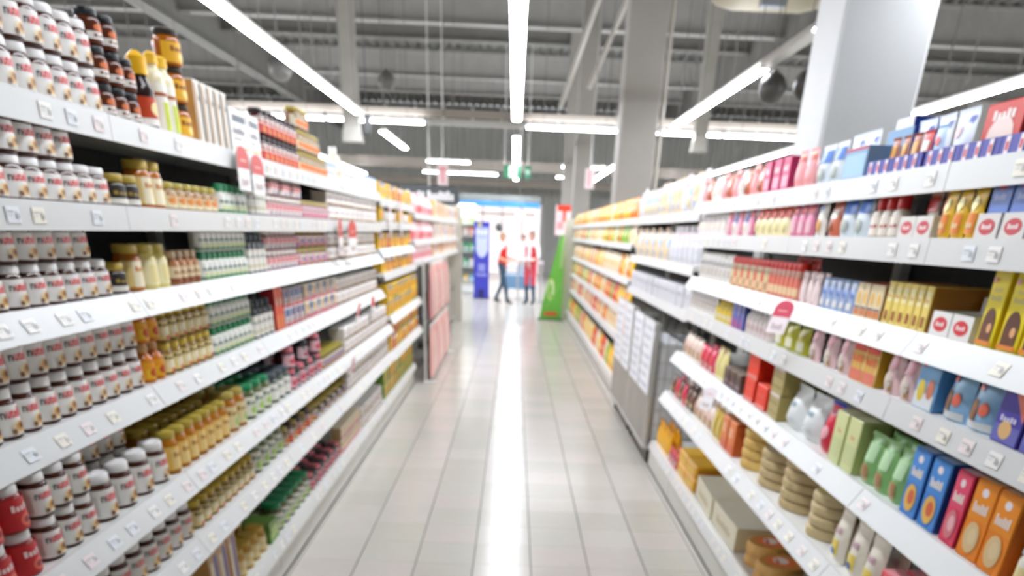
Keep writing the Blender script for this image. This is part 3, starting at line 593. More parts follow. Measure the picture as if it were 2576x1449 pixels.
K['bb'] = pouch('decor_bag', 'clear bag with blue header', .12, .125, .05, '#cdd6dc', [('r', 0, .62, 1, .98, '#2f6cc4'), ('e', .5, .3, .3, .2, '#a7b0a8')], '#eef0f2')
K['mx'] = pouch('decor_bag', 'striped pink yellow bag', .09, .13, .05, '#e9a0a0', [('p', [(.1, 0), (.5, 1), (.8, 1), (.4, 0)], '#f0d83a'), ('r', 0, .8, 1, .95, '#d85a4a')])
K['mg'] = carton('jelly_box', 'magenta jelly box', .1, .12, .06, '#d83a72', [('r', .05, .1, .95, .45, '#e79ab0'), ('w', .15, .6, .85, .8, 5, '#f6dfe6')], '#b02a5c')
K['wg'] = pouch('flour_bag', 'small white paper bag', .11, .12, .07, '#ece8e4', [('r', .1, .3, .9, .6, '#d9c4b4'), ('w', .2, .68, .8, .84, 5, '#a98aa0')])
K['rp'] = pouch('decor_bag', 'red brown crumb bag', .1, .115, .05, '#c8684a', [('r', .1, .55, .9, .85, '#efe2d2'), ('e', .5, .3, .25, .18, '#8a4a2a')])
K['tbx'] = carton('sugar_box', 'tall blue box with red logo', .088, .13, .05, '#5a7ac4', [('e', .5, .85, .3, .08, '#d8445a'), ('w', .2, .6, .8, .7, 5, '#aebfe6'), ('r', .3, .08, .8, .2, '#e6d44a')], '#3c58a0')
K['ys'] = pouch('sachet', 'yellow orange sachet', .062, .125, .03, '#ecc02c', [('r', .1, .08, .9, .5, '#e88a3a'), ('e', .5, .7, .3, .14, '#f4e69a'), ('w', .2, .2, .8, .34, 3, '#f6e2b0')])
K['rs'] = pouch('sachet', 'red-topped cream sachet', .072, .115, .025, '#d6c8ae', [('r', 0, .62, 1, 1, '#d2302c'), ('e', .5, .35, .3, .2, '#b08a5a')], '#cf2c28')
K['rcap'] = bottle('flavour_bottle', 'small red-capped clear bottle', .055, .115, '#cfc8ba', '#d12a2c', '#efe6da', [('w', .2, .4, .8, .6, 4, '#b0564a')], .55, .6, .34, (.08, .5))
K['wc'] = pouch('coconut_bag', 'pale flake bag with colour', .085, .13, .04, '#e6e2d8', [('p', [(.1, 0), (.5, 1), (.75, 1), (.4, 0)], '#cfe0e4'), ('e', .6, .3, .25, .2, '#d79a52'), ('r', .2, .75, .8, .88, '#7d93c4')])
K['pp'] = pouch('pudding_bag', 'pink pudding bag', .085, .12, .04, '#d8759a', [('r', .1, .1, .9, .5, '#e6b8c0'), ('r', .1, .75, .9, .95, '#e04a3a')])
K['cp'] = pouch('pudding_bag', 'cream bag with red top', .1, .125, .05, '#ecdfb4', [('r', 0, .62, 1, .98, '#e0452e'), ('e', .5, .3, .3, .2, '#d9cf8a')], '#d8362a')
K['vp'] = pouch('pudding_bag', 'white bag with violet corner', .1, .12, .05, '#e9e2dc', [('r', .5, .55, 1, .95, '#5a4aa0'), ('e', .35, .3, .25, .18, '#e6b88a')])
K['yb'] = carton('cake_box', 'yellow cake box with brown dessert', .082, .168, .11, '#f2dc1e', [('w', .15, .62, .85, .7, 5, '#cfc37a'), ('w', .25, .74, .75, .8, 4, '#d8cc7a'), ('e', .5, .3, .38, .22, '#5e3522'), ('r', .12, .05, .88, .3, '#6b3d26'), ('e', .65, .24, .14, .07, '#e8b07a'), ('r', 0, 0, 1, .06, '#e88a2c'), ('r', .1, .86, .3, .93, '#e8a0a0')], '#e6c81c', '#f6ea7a')
K['yl'] = carton('pudding_box', 'slim yellow brown pudding box', .046, .115, .15, '#ecd36a', [('r', .1, .55, .9, .95, '#f4e9b0'), ('w', .15, .65, .85, .78, 3, '#c89a4a'), ('r', .25, .04, .75, .3, '#a2562c')], '#a8701e', '#a0661c')
K['yk'] = carton('pudding_box', 'cream box with orange stripes', .05, .1, .12, '#ecdcb4', [('r', 0, 0, 1, .22, '#d8804a'), ('e', .5, .6, .3, .22, '#e8b85a'), ('r', 0, .24, 1, .3, '#5a5a7a')], '#c8924a', '#e8734a')
K['bp'] = pouch('yeast_sachet', 'blue and white dotted sachet', .06, .1, .02, '#a8bce0', [('e', .3, .7, .2, .1, '#6a8acc'), ('e', .7, .6, .2, .1, '#6a8acc'), ('r', .1, .1, .9, .35, '#e8e6e4')])
K['pw'] = pouch('yeast_sachet', 'pale pink striped sachet', .06, .11, .025, '#ecd8d6', [('p', [(.2, 0), (.5, 1), (.7, 1), (.45, 0)], '#b5474f')])
K['rt'] = bottle('candle_tube', 'red-topped salmon tube', .056, .135, '#d9a08a', '#df2a20', '#dd7a68', [('r', .2, .1, .8, .5, '#e8c9a0')], .75, .9, .22, (.05, .6), 1.05)
K['rt2'] = bottle('candle_tube', 'red-topped cream tube', .056, .135, '#d8c79e', '#d92a20', '#dcd0a0', [('r', .2, .1, .8, .5, '#c9a07a')], .75, .9, .22, (.05, .6), 1.05)
K['rbag'] = pouch('sweet_bag', 'big glossy red bag', .16, .155, .07, '#e02a22', [('e', .4, .5, .3, .22, '#f4a99c')], '#c01e1c')
K['wx'] = pouch('sugar_bag', 'white and grey sugar bag', .095, .14, .05, '#e4e0da', [('r', .1, .2, .9, .5, '#c4bcb4'), ('w', .2, .65, .8, .8, 4, '#8a8a94')])
K['be2'] = carton('cake_mix_box', 'sky blue box with two ovals', .115, .132, .07, '#8fbfe6', [('r', .05, .45, .95, .95, '#7db3e2'), ('e', .2, .85, .1, .06, '#e0555a'), ('r', 0, 0, 1, .3, '#dfe4e6'), ('e', .3, .34, .2, .22, '#e0c64a'), ('e', .76, .4, .18, .2, '#cf7a62')], '#5a92c8', '#dce6f0')
K['be3'] = pouch('cake_mix_bag', 'sky blue bag with brown oval', .12, .135, .06, '#9cc8ea', [('e', .3, .35, .2, .24, '#8a5e38'), ('e', .7, .42, .16, .14, '#e2705a'), ('r', 0, 0, 1, .16, '#dfe2e2'), ('e', .3, .82, .12, .07, '#e0555a')], '#cfe0ee')
K['pu'] = carton('cake_mix_box', 'violet blue box with wafer', .11, .132, .07, '#4a3fa4', [('p', [(.3, 1), (1, .4), (1, .8), (.6, 1)], '#e27a6a'), ('r', 0, 0, 1, .3, '#6a6ab8'), ('e', .45, .22, .25, .16, '#e2b87a'), ('w', .15, .36, .8, .46, 5, '#d8d4f0')], '#382f8c')
K['pk2'] = pouch('meringue_bag', 'pink and white meringue bag', .1, .13, .05, '#e8c6c6', [('r', .2, .6, .8, .95, '#e39aa6'), ('e', .5, .3, .3, .2, '#d8ccc0'), ('r', .55, .02, .8, .3, '#b08a52')])
K['ry'] = carton('gelatin_box', 'red and yellow striped box', .1, .115, .06, '#f0cf7c', [('r', 0, .8, 1, 1, '#d8341e'), ('r', 0, 0, 1, .3, '#e07a62'), ('r', .1, .3, .2, .8, '#e8a83a'), ('r', .4, .3, .5, .8, '#e8a83a'), ('r', .7, .3, .8, .8, '#e8a83a'), ('w', .05, .5, .95, .7, 6, '#d8622c')], '#c89a1c', '#d8a01c')
K['wb2'] = pouch('coconut_bag', 'white bag with blue lines', .11, .115, .06, '#e2e2de', [('r', .3, .3, .95, .38, '#8aa2cc'), ('r', .3, .45, .95, .53, '#8aa2cc'), ('r', .3, .6, .95, .68, '#8aa2cc'), ('e', .15, .5, .12, .2, '#d9cf5a')])
K['yg'] = pouch('raisin_bag', 'yellow green raisin bag', .13, .115, .06, '#b8b62a', [('r', .1, .1, .9, .45, '#e6e4cc'), ('e', .5, .75, .3, .14, '#cfc83a')], '#8a8c1e')
K['wbo'] = bottle('essence_bottle', 'white essence bottle', .06, .12, '#dcd5d2', '#e8e4e4', '#d8ccc8', [('r', .2, .2, .8, .6, '#c9b4b0')], .6, .5, .18)
K['rbb'] = carton('starch_box', 'blue box with red corner', .07, .12, .06, '#5a66b0', [('p', [(0, 0), (.6, 0), (0, .5)], '#e0355c'), ('r', .4, .5, .9, .9, '#8c96cc')], '#3c4a94')
K['ybo'] = bottle('oil_bottle', 'small yellow red-capped bottle', .075, .12, '#e6cf5a', '#d63a3a', '#e0c23a', [('r', .1, .1, .9, .5, '#dcd0a4')], .55, .4, .16)
K['cu'] = jar('pudding_cup', 'pale blue lidded dessert cup', .095, .095, .095, '#e6dfd2', '#bcd8e6', '#efe9dc', [('e', .5, .5, .22, .32, '#ead79a'), ('r', 0, 0, 1, .2, '#d8ccd0')], .15, (.05, .75), 1.0)
WHOLE = lambda c, c2, pic: [('r', 0, .5, 1, 1, c), ('e', .5, .88, .16, .06, '#efe3e6'), ('w', .15, .6, .85, .74, 6, '#f6ece2'), ('e', .5, .26, .36, .22, pic), ('e', .55, .28, .2, .12, c2)]
K['om'] = carton('muesli_box', 'orange muesli box', .088, .185, .055, '#f08a1c', WHOLE('#f29420', '#e8cfa0', '#e2c490'), '#e06c10', '#f2c8a0')
K['pm'] = carton('muesli_box', 'raspberry pink muesli box', .08, .18, .05, '#e0325c', WHOLE('#e4416a', '#f1b6bc', '#d97a82'), '#b4244c', '#efc4cc')
K['bm'] = carton('muesli_box', 'bright blue muesli box', .095, .18, .055, '#3f86d4', WHOLE('#4590dc', '#d8643a', '#e6b95a'), '#1f50a4', '#b8cdec')
K['gp'] = pouch('herb_bag', 'green grain bag with photo', .1, .15, .06, '#8cc07a', [('r', .1, .5, .9, .92, '#b8dcae'), ('e', .5, .25, .3, .18, '#b08a5c'), ('r', .55, .05, .75, .4, '#e0a070')], '#a8d494')
K['gc'] = carton('flour_box', 'pale lime paper carton', .11, .165, .1, '#d7dc9e', [('w', .4, .62, .7, .7, 3, '#d8835a'), ('r', .1, .1, .9, .5, '#cdd49a')], '#b9c07a', '#eef0c4')
K['ws'] = pouch('flour_sack', 'white flour sack with grey print', .2, .16, .12, '#e4e7e6', [('w', .2, .6, .7, .74, 5, '#7fa0a8'), ('r', .1, .2, .8, .3, '#d2d8d6')])
K['rbp'] = pouch('sugar_bag', 'red and blue glossy bag', .13, .17, .09, '#d42a44', [('r', 0, .5, .3, .8, '#2b46b0'), ('p', [(.5, .95), (1, .7), (1, .95)], '#3f74d0'), ('e', .6, .45, .22, .16, '#f0aab4')], '#2b4ab8')
K['kb'] = carton('crispbread_box', 'khaki brown crispbread pack', .16, .1, .12, '#b3a268', [('r', .05, .2, .95, .3, '#9a874e'), ('r', .05, .6, .95, .7, '#9a874e'), ('r', 0, .9, 1, 1, '#d9c9c4')], '#a3904e', '#c4b9a4')
K['rx'] = carton('rice_box', 'vivid red orange box', .15, .1, .11, '#ee3a20', [('r', 0, 0, 1, .16, '#e88a80'), ('w', .15, .5, .8, .66, 5, '#f2604a')], '#d42a14', '#f06048')
K['dx'] = carton('cocoa_box', 'dark cocoa box', .11, .085, .09, '#4a2e2c', [('r', .1, .15, .9, .35, '#8a6e74'), ('r', .1, .85, .9, .95, '#7a6a3a')], '#5a4036', '#8a7a6a')
K['yt'] = pouch('pasta_bag', 'twisted yellow cream bag', .1, .15, .06, '#e6d890', [('p', [(.3, 0), (.6, 0), (.8, 1), (.5, 1)], '#cfc03a'), ('e', .4, .5, .15, .2, '#f0e8d8')])
K['mr'] = pouch('sweet_bag', 'crimson orange sweet bag', .1, .12, .05, '#d83a5c', [('e', .4, .6, .25, .2, '#ef6a2c'), ('r', .1, .1, .9, .3, '#d9b8a4')])
K['grn'] = carton('cereal_bar_box', 'green and white bar box', .09, .12, .06, '#8cc04a', [('r', .1, .1, .9, .5, '#e4ecc4')], '#6a9a34')
K['rdp'] = carton('cereal_bar_box', 'coral red bar box', .1, .11, .06, '#e2525a', [('r', .1, .4, .9, .7, '#f0c8c8'), ('w', .2, .75, .8, .9, 5, '#f6e2e0')], '#d04048', '#ee9aa0')
K['wy'] = pouch('noodle_bag', 'white bag with yellow panel', .11, .17, .06, '#ece4d4', [('r', .2, .1, .8, .45, '#ecd45a'), ('e', .5, .18, .18, .08, '#5a78b4'), ('w', .2, .6, .8, .75, 5, '#c8a8b0')])
K['wa3'] = disc('wafer_pack', 'narrow yellow-topped beige wafer pack', .2, .038, '#d2c096', '#c6b283', [('e', .5, .5, .3, .3, '#e0d0c4')], ribs=3, top='#e2cf6a')
K['wa'] = disc('wafer_pack', 'round beige wafer pack', .27, .036, '#cdb88c', '#b9a274', [('e', .5, .5, .3, .3, '#e0d0c4')], ribs=3, top='#d6c6a8')
K['wa2'] = disc('wafer_pack', 'round golden brown wafer pack', .26, .042, '#c89a4a', '#d9b868', [('e', .5, .5, .3, .3, '#cda05a')], ribs=2, top='#d0a860')
K['oc'] = carton('wafer_box', 'tall orange wafer box', .12, .15, .1, '#e27a3c', [('r', .1, .5, .6, .8, '#f2b48a'), ('r', 0, 0, 1, .3, '#d9643a')], '#c85a2a', '#e89a62')
K['yst'] = pouch('wafer_bag', 'slim mustard yellow bag', .09, .15, .05, '#d8b84a', [('r', .2, .2, .8, .8, '#e6d07a')])
K['wpk'] = pouch('biscuit_bag', 'blush white biscuit bag', .11, .13, .07, '#ead8c8', [('e', .4, .6, .25, .2, '#e8b4b0'), ('r', .6, .1, .9, .5, '#c8a078')])
K['dmx'] = pouch('nut_bag', 'dark mixed nut bag', .1, .12, .06, '#6a5244', [('e', .35, .6, .2, .15, '#d8623a'), ('e', .7, .35, .2, .15, '#c9b48a')])
K['tin'] = disc('tart_tin', 'round orange brown tart case', .235, .058, '#d29a4a', '#e2b46a', [('e', .5, .5, .3, .3, '#e8703a'), ('e', .45, .5, .2, .16, '#eadcd0'), ('r', .36, .4, .62, .46, '#c8402c')], ribs=2, top='#c8853c')
K['tin2'] = disc('tart_tin', 'round brown dark-topped tart case', .225, .055, '#b88a52', '#e0cf8a', [('e', .5, .5, .3, .3, '#7a4a30'), ('p', [(.3, .4), (.6, .3), (.7, .5), (.4, .62)], '#eadcc8'), ('e', .7, .35, .1, .08, '#d83a2c')], ribs=2, top='#8a5a38')
K['cb'] = carton('waffle_box', 'large flat cream box', .52, .13, .3, '#f3ecd2', [('w', .2, .3, .8, .6, 7, '#cdb890')], '#e6d9b6', '#f5efda')
K['ay'] = carton('corn_box', 'amber yellow flat corn box', .265, .085, .3, '#f2b41c', [('r', .1, .2, .9, .7, '#f7cd52')], '#e29a0c', '#f4bf2c', c=.012)
K['rpu'] = pouch('sweet_bag', 'red and violet sweet bag', .1, .11, .05, '#d8545c', [('r', .1, .3, .5, .8, '#7a78b0'), ('e', .7, .4, .2, .2, '#f0d0c8')])
K['ear'] = pouch('corn_snack', 'pointed yellow pouch with red tip', .09, .2, .06, '#f2b62c', [('p', [(.2, .78), (.8, .78), (.7, 1), (.3, 1)], '#8a2a22'), ('e', .5, .4, .3, .22, '#f6ca5a')], '#7c1f1f')
# top shelf: blue trays with sachets standing in them, displays behind
def intray(lev, place, tray, items, y0, y1, tiers_h=.004, inset=.018, ins2=.05, skew=.04, lean=0, gap=.006):
    fill(1, lev, place, K[tray], y0, y1, inset=inset, gap=.003, skew=0)
    fill(1, lev, place, [K[q] for q in items.split()], y0+.012, y1-.012, inset=inset+ins2, z=lev[1]+tiers_h, skew=skew, gap=gap)
TP = 'baking top shelf'
fill(1, RLEV[0], TP, K['bt'], 2.0, 2.58, gap=.003, skew=0); intray(RLEV[0], TP, 'bt', 'bs rb brs', 2.6, 2.99)
fill(1, RLEV[0], TP, K['db'], 2.2, 2.36, inset=.22, gap=.002); fill(1, RLEV[0], TP, K['rw'], 2.4, 2.62, inset=.17); fill(1, RLEV[0], TP, K['bc'], 2.68, 3.06, inset=.17)
fill(1, RLEV[0], TP, K['gx'], 3.0, 3.21); fill(1, RLEV[0], TP, K['wd'], 3.08, 3.22, inset=.17); fill(1, RLEV[0], TP, K['bc'], 3.26, 3.52, inset=.13); Rt(0, 'bb', 3.22, 3.5); Rt(0, 'mx', 3.52, 3.78); Rt(0, 'mg', 3.8, 4.2); Rt(0, 'wg rp mx', 4.22, 5.58)
# second shelf
intray(RLEV[1], 'baking second shelf', 'gt', 'tbx', 1.98, 2.2, ins2=.008, gap=.012); fill(1, RLEV[1], 'baking second shelf', K['ys'], 2.2, 2.42, gap=.003); intray(RLEV[1], 'baking second shelf', 'gt', 'rs', 2.43, 2.64)
Rt(1, 'rcap', 2.6, 2.82); Rt(1, 'wc bb rp', 2.84, 3.35); Rt(1, 'pp', 3.37, 3.66); Rt(1, 'cp', 3.68, 4.22); Rt(1, 'pp vp', 4.24, 4.8); Rt(1, 'wg', 4.82, 5.58)
# third
Rt(2, 'yb', 1.72, 2.0, gap=.004); Rt(2, 'wt', 2.02, 2.24, gap=.002, skew=0); Rt(2, 'yl', 2.03, 2.23, inset=.16, gap=.002); Rt(2, 'yl', 2.26, 2.56, gap=.003); Rt(2, 'yk', 2.58, 2.8, gap=.003); Rt(2, 'bp', 2.82, 3.16, gap=.004, depth=2); Rt(2, 'pw', 3.18, 3.42, depth=2)
Rt(2, 'rt', 3.44, 3.9, gap=.006); Rt(2, 'rt2 rt', 3.91, 4.64, gap=.006); Rt(2, 'rbag', 3.5, 3.84, inset=.09); Rt(2, 'wx', 4.66, 5.56)
# fourth
Rt(3, 'pu', 1.6, 1.84); Rt(3, 'be3', 1.86, 2.11); Rt(3, 'be2', 2.13, 2.25); Rt(3, 'pk2', 2.27, 2.49); Rt(3, 'ry', 2.51, 2.73); Rt(3, 'wb2 wc pk2', 2.75, 3.2); Rt(3, 'yg', 3.22, 3.66); Rt(3, 'wbo', 3.68, 4.12); Rt(3, 'rbb', 4.14, 4.4); Rt(3, 'ybo', 4.42, 4.8); Rt(3, 'wx', 4.82, 5.56)
# fifth
Rt(4, 'cu', 1.47, 1.585, depth=2); Rt(4, 'om', 1.595, 1.785, depth=3); Rt(4, 'pm', 1.795, 1.885, depth=3); Rt(4, 'bm', 1.9, 2.12, depth=3, gap=.006); Rt(4, 'gp', 2.14, 2.45, depth=2); Rt(4, 'gc', 2.47, 2.71, depth=3); Rt(4, 'rbp', 2.73, 2.87, depth=2); Rt(4, 'ws', 2.89, 3.3, depth=2)
Rt(4, 'kb', 3.31, 3.48, tiers=2, depth=2, hz=.98); Rt(4, 'rx', 3.5, 3.9, tiers=2, depth=2, tn=lambda i, n: 1 if i == 0 else 2, hz=.98); Rt(4, 'dx', 3.95, 4.32, depth=2); Rt(4, 'yt', 4.34, 4.6); Rt(4, 'mr', 4.62, 5.0, depth=2); Rt(4, 'wpk', 5.02, 5.56)
# sixth
Rt(5, 'grn', 1.66, 1.95, depth=2); Rt(5, 'rdp', 1.96, 2.08, depth=2); Rt(5, 'wy', 2.1, 2.5, depth=2); Rt(5, 'wa3', 2.54, 2.8, tiers=4); Rt(5, 'wa', 2.86, 3.15, tiers=5); Rt(5, 'wa', 3.17, 3.46, tiers=5, tn=lambda i, n: 4); Rt(5, 'wa2', 3.48, 3.75, tiers=4); Rt(5, 'oc', 3.78, 4.06, depth=2); Rt(5, 'yst', 4.1, 4.3)
Rt(5, 'wpk', 4.32, 4.8, depth=2); Rt(5, 'dmx mr wpk', 4.82, 5.56, depth=2)
# bottom
Rt(6, 'tin2', 3.14, 3.38, tiers=2, skew=.3, inset=.05); Rt(6, 'tin', 3.4, 3.65, tiers=2, skew=.3, inset=.03); Rt(6, 'tin', 3.67, 3.93, tiers=2, skew=.3, inset=.06); Rt(6, 'cb', 3.96, 5.02, inset=.04, gap=.008)
Rt(6, 'ay', 5.04, 5.6, tiers=2, inset=.03, gap=.01); Rt(6, 'rpu', 5.62, 5.95, depth=2); Rt(6, 'ear', 5.97, 6.5, depth=2, skew=.3)
# ---- white bag bays and snack bays
K['wbb'] = pouch('crisp_bag', 'tall white bag with red top', .17, .25, .09, '#cfcdd2', [('r', .2, .7, .8, .92, '#e8a0a4'), ('r', .1, .1, .9, .4, '#d9dde6')])
K['obb'] = pouch('crisp_bag', 'orange and cream crisp bag', .19, .24, .09, '#e6cfae', [('e', .5, .6, .3, .2, '#e8a03a'), ('r', .2, .1, .8, .3, '#a8b8cc')])
K['lbb'] = pouch('crisp_bag', 'pale bag with light blue band', .18, .22, .09, '#cbc5c0', [('r', .1, .55, .9, .8, '#86b4dc'), ('e', .5, .3, .3, .18, '#e6cf8a')])
K['wlo'] = carton('paper_pack', 'low white paper pack', .26, .15, .1, '#d3d4d9', [('w', .1, .5, .9, .75, 9, '#c4c6d2')], '#d6d4d4')
fill(1, CLEV[0], 'white bag bay top shelf', [K['wbb'], K['obb'], K['lbb'], K['obb']], 6.2, 9.5, gap=.03); fill(1, CLEV[1], 'white bag bay second shelf', [K['wbb']], 6.2, 7.4, gap=.01); fill(1, CLEV[1], 'white bag bay second shelf', [K['lbb'], K['obb']], 7.42, 9.5, gap=.01)
fill(1, CLEV[2], 'white bag bay third shelf', [K['wlo']], 6.2, 9.5, gap=.03)
K['sy'] = pouch('snack_bag', 'yellow snack bag', .2, .22, .09, '#efc22e', [('e', .5, .55, .3, .2, '#f6e29a'), ('r', .2, .1, .8, .25, '#e08a2c')])
K['so'] = pouch('snack_bag', 'orange snack bag', .2, .22, .09, '#ea8a2a', [('e', .5, .55, .3, .2, '#f2d8a0'), ('r', .2, .1, .8, .25, '#d8442c')])
K['sw'] = pouch('snack_bag', 'cream snack bag', .2, .22, .09, '#ebdcbc', [('e', .5, .55, .3, .2, '#e6b04a')])
K['sg'] = pouch('snack_bag', 'green snack bag', .2, .22, .09, '#8ab83a', [('e', .5, .55, .3, .2, '#e6e08a')])
K['sr'] = pouch('snack_bag', 'red snack bag', .2, .22, .09, '#dc4a34', [('e', .5, .55, .3, .2, '#f0d2b0')])
for i, ks in enumerate(('sy so sw sy', 'sy so sw sw sg', 'so sy sw sw', 'sg sr sw so sy', 'sr so sw sw', 'sy sg sr sw sr')):
    fill(1, DLEV[i], 'snack bay '+ROWN[i]+' shelf', [K[q] for q in ks.split()], 9.62, 19.3, gap=.05, hz=(.9, .8, 1, .95, .95, 1.2)[i])
# ------------------------------------------------------------------ cages, stands, signs
GREY = noisy('#9a958c', '#8f8a82', 6, .5); GAL = mat('#b5b4ae', .4, .3); RUB = mat('#3a3a38', .7)
def cage(x0, x1, y0, y1, h, side, label, group, sheet=True, panelh=.56):
    """side=+1: stands on the +X side of the aisle, faces -X"""
    cx, cy = (x0+x1)/2, (y0+y1)/2; w, d = x1-x0, y1-y0
    r = link('roll_cage', None, None, (cx, cy, 0)); tag(r, label, 'cage', group)
    ax = -side*w/2
    mb = MB(); mb.cbox(-w/2, w/2, -d/2, d/2, .12, .15, .005, GAL); link('base', mb.mesh('base'), r)
    mb = MB(); mb.cbox(-.018, .018, -.018, .018, .15, h, .004, GAL); pm = mb.mesh('post')
    for sx in (-1, 1):
        for sy in (-1, 1): link('post', pm, r, (sx*(w/2-.02), sy*(d/2-.02), 0))
    wh = MB(); wh.lathe([(.055, -.016), (.06, -.01), (.06, .01), (.055, .016)], 14, RUB, fn=lambda x, y, z: (z, x, y+.06)); wh.box(-.022, -.018, -.02, .02, .06, .12, GAL); wh.box(.018, .022, -.02, .02, .06, .12, GAL); wm = wh.mesh('caster', True)
    for sx in (-1, 1):
        for sy in (-1, 1): link('caster', wm, r, (sx*(w/2-.07), sy*(d/2-.1), .0005), (0, 0, .15*sx))
    mb = MB(); a = ax+side*.002; b = a+side*.012; mb.cbox(min(a, b), max(a, b), -d/2+.04, d/2-.04, .15, panelh, .003, GREY)
    link('front_panel', mb.mesh('front_panel'), r)
    mb = MB(); mb.box(min(a, b), max(a, b), -.02, .02, panelh, h, GAL); mb.box(min(a, b), max(a, b), -d/2+.04, d/2-.04, h-.025, h, GAL); link('front_bar', mb.mesh('front_bar'), r)
    # wire sides
    for sy in (-1, 1):
        mb = MB()
        for i in range(7): xx = -w/2+.05+i*(w-.1)/6; mb.box(xx-.003, xx+.003, sy*(d/2-.02)-.003, sy*(d/2-.02)+.003, .15, h-.01, GAL)
        for i in range(8): zz = .2+i*(h-.25)/7; mb.box(-w/2+.03, w/2-.03, sy*(d/2-.02)-.006, sy*(d/2-.02)-.001, zz-.003, zz+.003, GAL)
        link('wire_side', mb.mesh('wire_side'), r)
    if sheet:
        for k, (u0, u1) in enumerate(((-d/2+.05, -.03), (.03, d/2-.05))):
            mb = MB(); aa = ax-side*.006; W_, H_ = u1-u0, h-panelh+.02; mb.box(min(aa, aa+side*.003), max(aa, aa+side*.003), u0, u1, panelh-.02, h-.0, mat('#eceef2', .5))
            its = [('w', .1, .86-.13*j, .9-.1*(j % 3), .92-.13*j, 6, '#c3c7d4') for j in range(7)]
            decals(mb, its, lambda u, v, l: (aa-side*l, u0+(u if side < 0 else 1-u)*W_, panelh-.02+v*H_), .5)
            link('price_sheet', mb.mesh('price_sheet'), r)
    return r
cage(1.12, 1.60, 6.62, 7.86, 1.08, 1, 'grey roll cage with white sheets at the end of the baking bays', 'cages under the white bags')
cage(1.12, 1.60, 7.9, 9.2, 1.1, 1, 'grey roll cage with white sheets next to the snack bays', 'cages under the white bags')
K['wst'] = carton('paper_carton', 'white paper carton', .4, .26, .36, '#dfe0e2', [('w', .1, .4, .9, .6, 8, '#b9bcc6')])
for i, y in enumerate((6.86, 7.3)):
    for t in range(3): put(K['wst'], 1.36, y, .151+t*.2605, -PI/2, 'white paper carton stacked %s inside the %s roll cage' % (('lowest', 'in the middle', 'topmost')[t], ('nearer end of', 'farther end of')[i]+' first'), 'paper cartons in the cage', 0)
for i in range(3):
    y = 13.4+i*1.5
    cage(-1.53, -1.2, y, y+1.44, .72, -1, 'low grey roll cage under the pink bag shelving, '+ORD[i]+' of three', 'low cages under pink bags', False, .6)
# hanging pink bags
st = link('display_stand', None, None, (-1.06, 11.75, 0)); tag(st, 'white wire stand holding long pink bags before the shelving', 'stand')
for sy in (-1.45, 1.45):
    mb = MB(); mb.tube([(0, sy, 0), (0, sy, 1.32)], .012, 8, STEEL); link('post', mb.mesh('post'), st)
    mb = MB(); mb.cbox(-.03, .14, sy-.03, sy+.03, 0, .02, .004, STEEL); link('foot', mb.mesh('foot'), st)
for z in (1.31, .66):
    mb = MB(); mb.tube([(0, -1.45, z), (0, 1.45, z)], .01, 8, STEEL); link('rail', mb.mesh('rail'), st)
K['lp'] = pouch('candy_bag', 'long pale pink bag', .3, .6, .09, '#efb6b2', [('r', .1, .12, .45, .9, '#f3d3cc'), ('r', .6, .3, .85, .8, '#d9767e'), ('e', .5, .06, .3, .05, '#f3efec')], '#f2eeee')
K['lr'] = pouch('candy_bag', 'long rosy red bag', .3, .6, .09, '#e2a0a4', [('r', .35, .05, .65, .95, '#cf5560'), ('r', .05, .1, .25, .9, '#f2d6d2')], '#f2eeee')
for r_, z in enumerate((.705, .055)):
    for i in range(9):
        k = K['lp'] if (i+r_) % 3 else K['lr']
        put(k, -.995, 10.45+i*.325, z, PI/2+random.uniform(-.08, .08), k.desc+', '+('upper', 'lower')[r_]+' row of wire stand, '+ORD[i]+' from near end', 'candy bags on the wire stand')
# promotion cards on the rails
def promo(side, x, y, z, w, h, top, bot, label, tilt=0, yaw=0):
    mb = MB(); n = 10; V = []
    pts = [(-w/2, -h), (w/2, -h)]+[(w/2, -h*.25)]+[(w/2*math.cos(PI*k/n), -h*.25+h*.25*math.sin(PI*k/n)) for k in range(1, n)]+[(-w/2, -h*.25)]
    k = len(pts); V = [(px, 0, pz) for px, pz in pts]+[(px, .003, pz) for px, pz in pts]
    mb.add(V, [tuple(range(k)), tuple(range(2*k-1, k-1, -1))]+[(i, k+i, k+(i+1) % k, (i+1) % k) for i in range(k)], mat(bot, .4))
    me = mb.mesh('promo_card'); o = link('promo_card', me, None, (x, y, z), (tilt, 0, -side*PI/2+yaw)); tag(o, label, 'card', 'promotion cards on the shelf rails')
    m2 = MB(); tp = [p for p in pts if p[1] >= -h*.5]; tp = [(-w/2, -h*.5), (w/2, -h*.5)]+tp; m2.add([(a, -.0006, b) for a, b in tp], [tuple(range(len(tp)))], mat(top, .4))
    decals(m2, [('w', .2, .12, .8, .3, 4, '#c9b4b2'), ('r', .25, .66, .75, .7, '#f0a6a0')], lambda u, v, l: ((u-.5)*w, -.0006-l, -h+v*h), .4)
    link('red_field', m2.mesh('red_field'), o); return o
promo(-1, -1.105, 3.78, 1.9, .16, .15, '#c80f0c', '#f0efee', 'red and white card on the top preserves rail, nearer of two')
promo(-1, -1.105, 3.98, 1.885, .18, .14, '#c80f0c', '#f0efee', 'red and white card on the top preserves rail, farther of two')
promo(-1, -1.10, 5.68, 1.68, .13, .2, '#bc1512', '#efe6e4', 'narrow red card on the second preserves rail near the white packs')
promo(-1, -1.10, 6.1, 1.672, .3, .2, '#c80f0c', '#f0efee', 'wide red and white card on the second preserves rail')
promo(-1, -1.09, 6.15, 1.175, .12, .17, '#e05a60', '#f0ecec', 'pink topped card on the fourth preserves rail', .2)
promo(-1, -1.09, 6.75, 1.18, .16, .14, '#d8323c', '#f0ecec', 'dark red card at the far end of the fourth preserves rail')
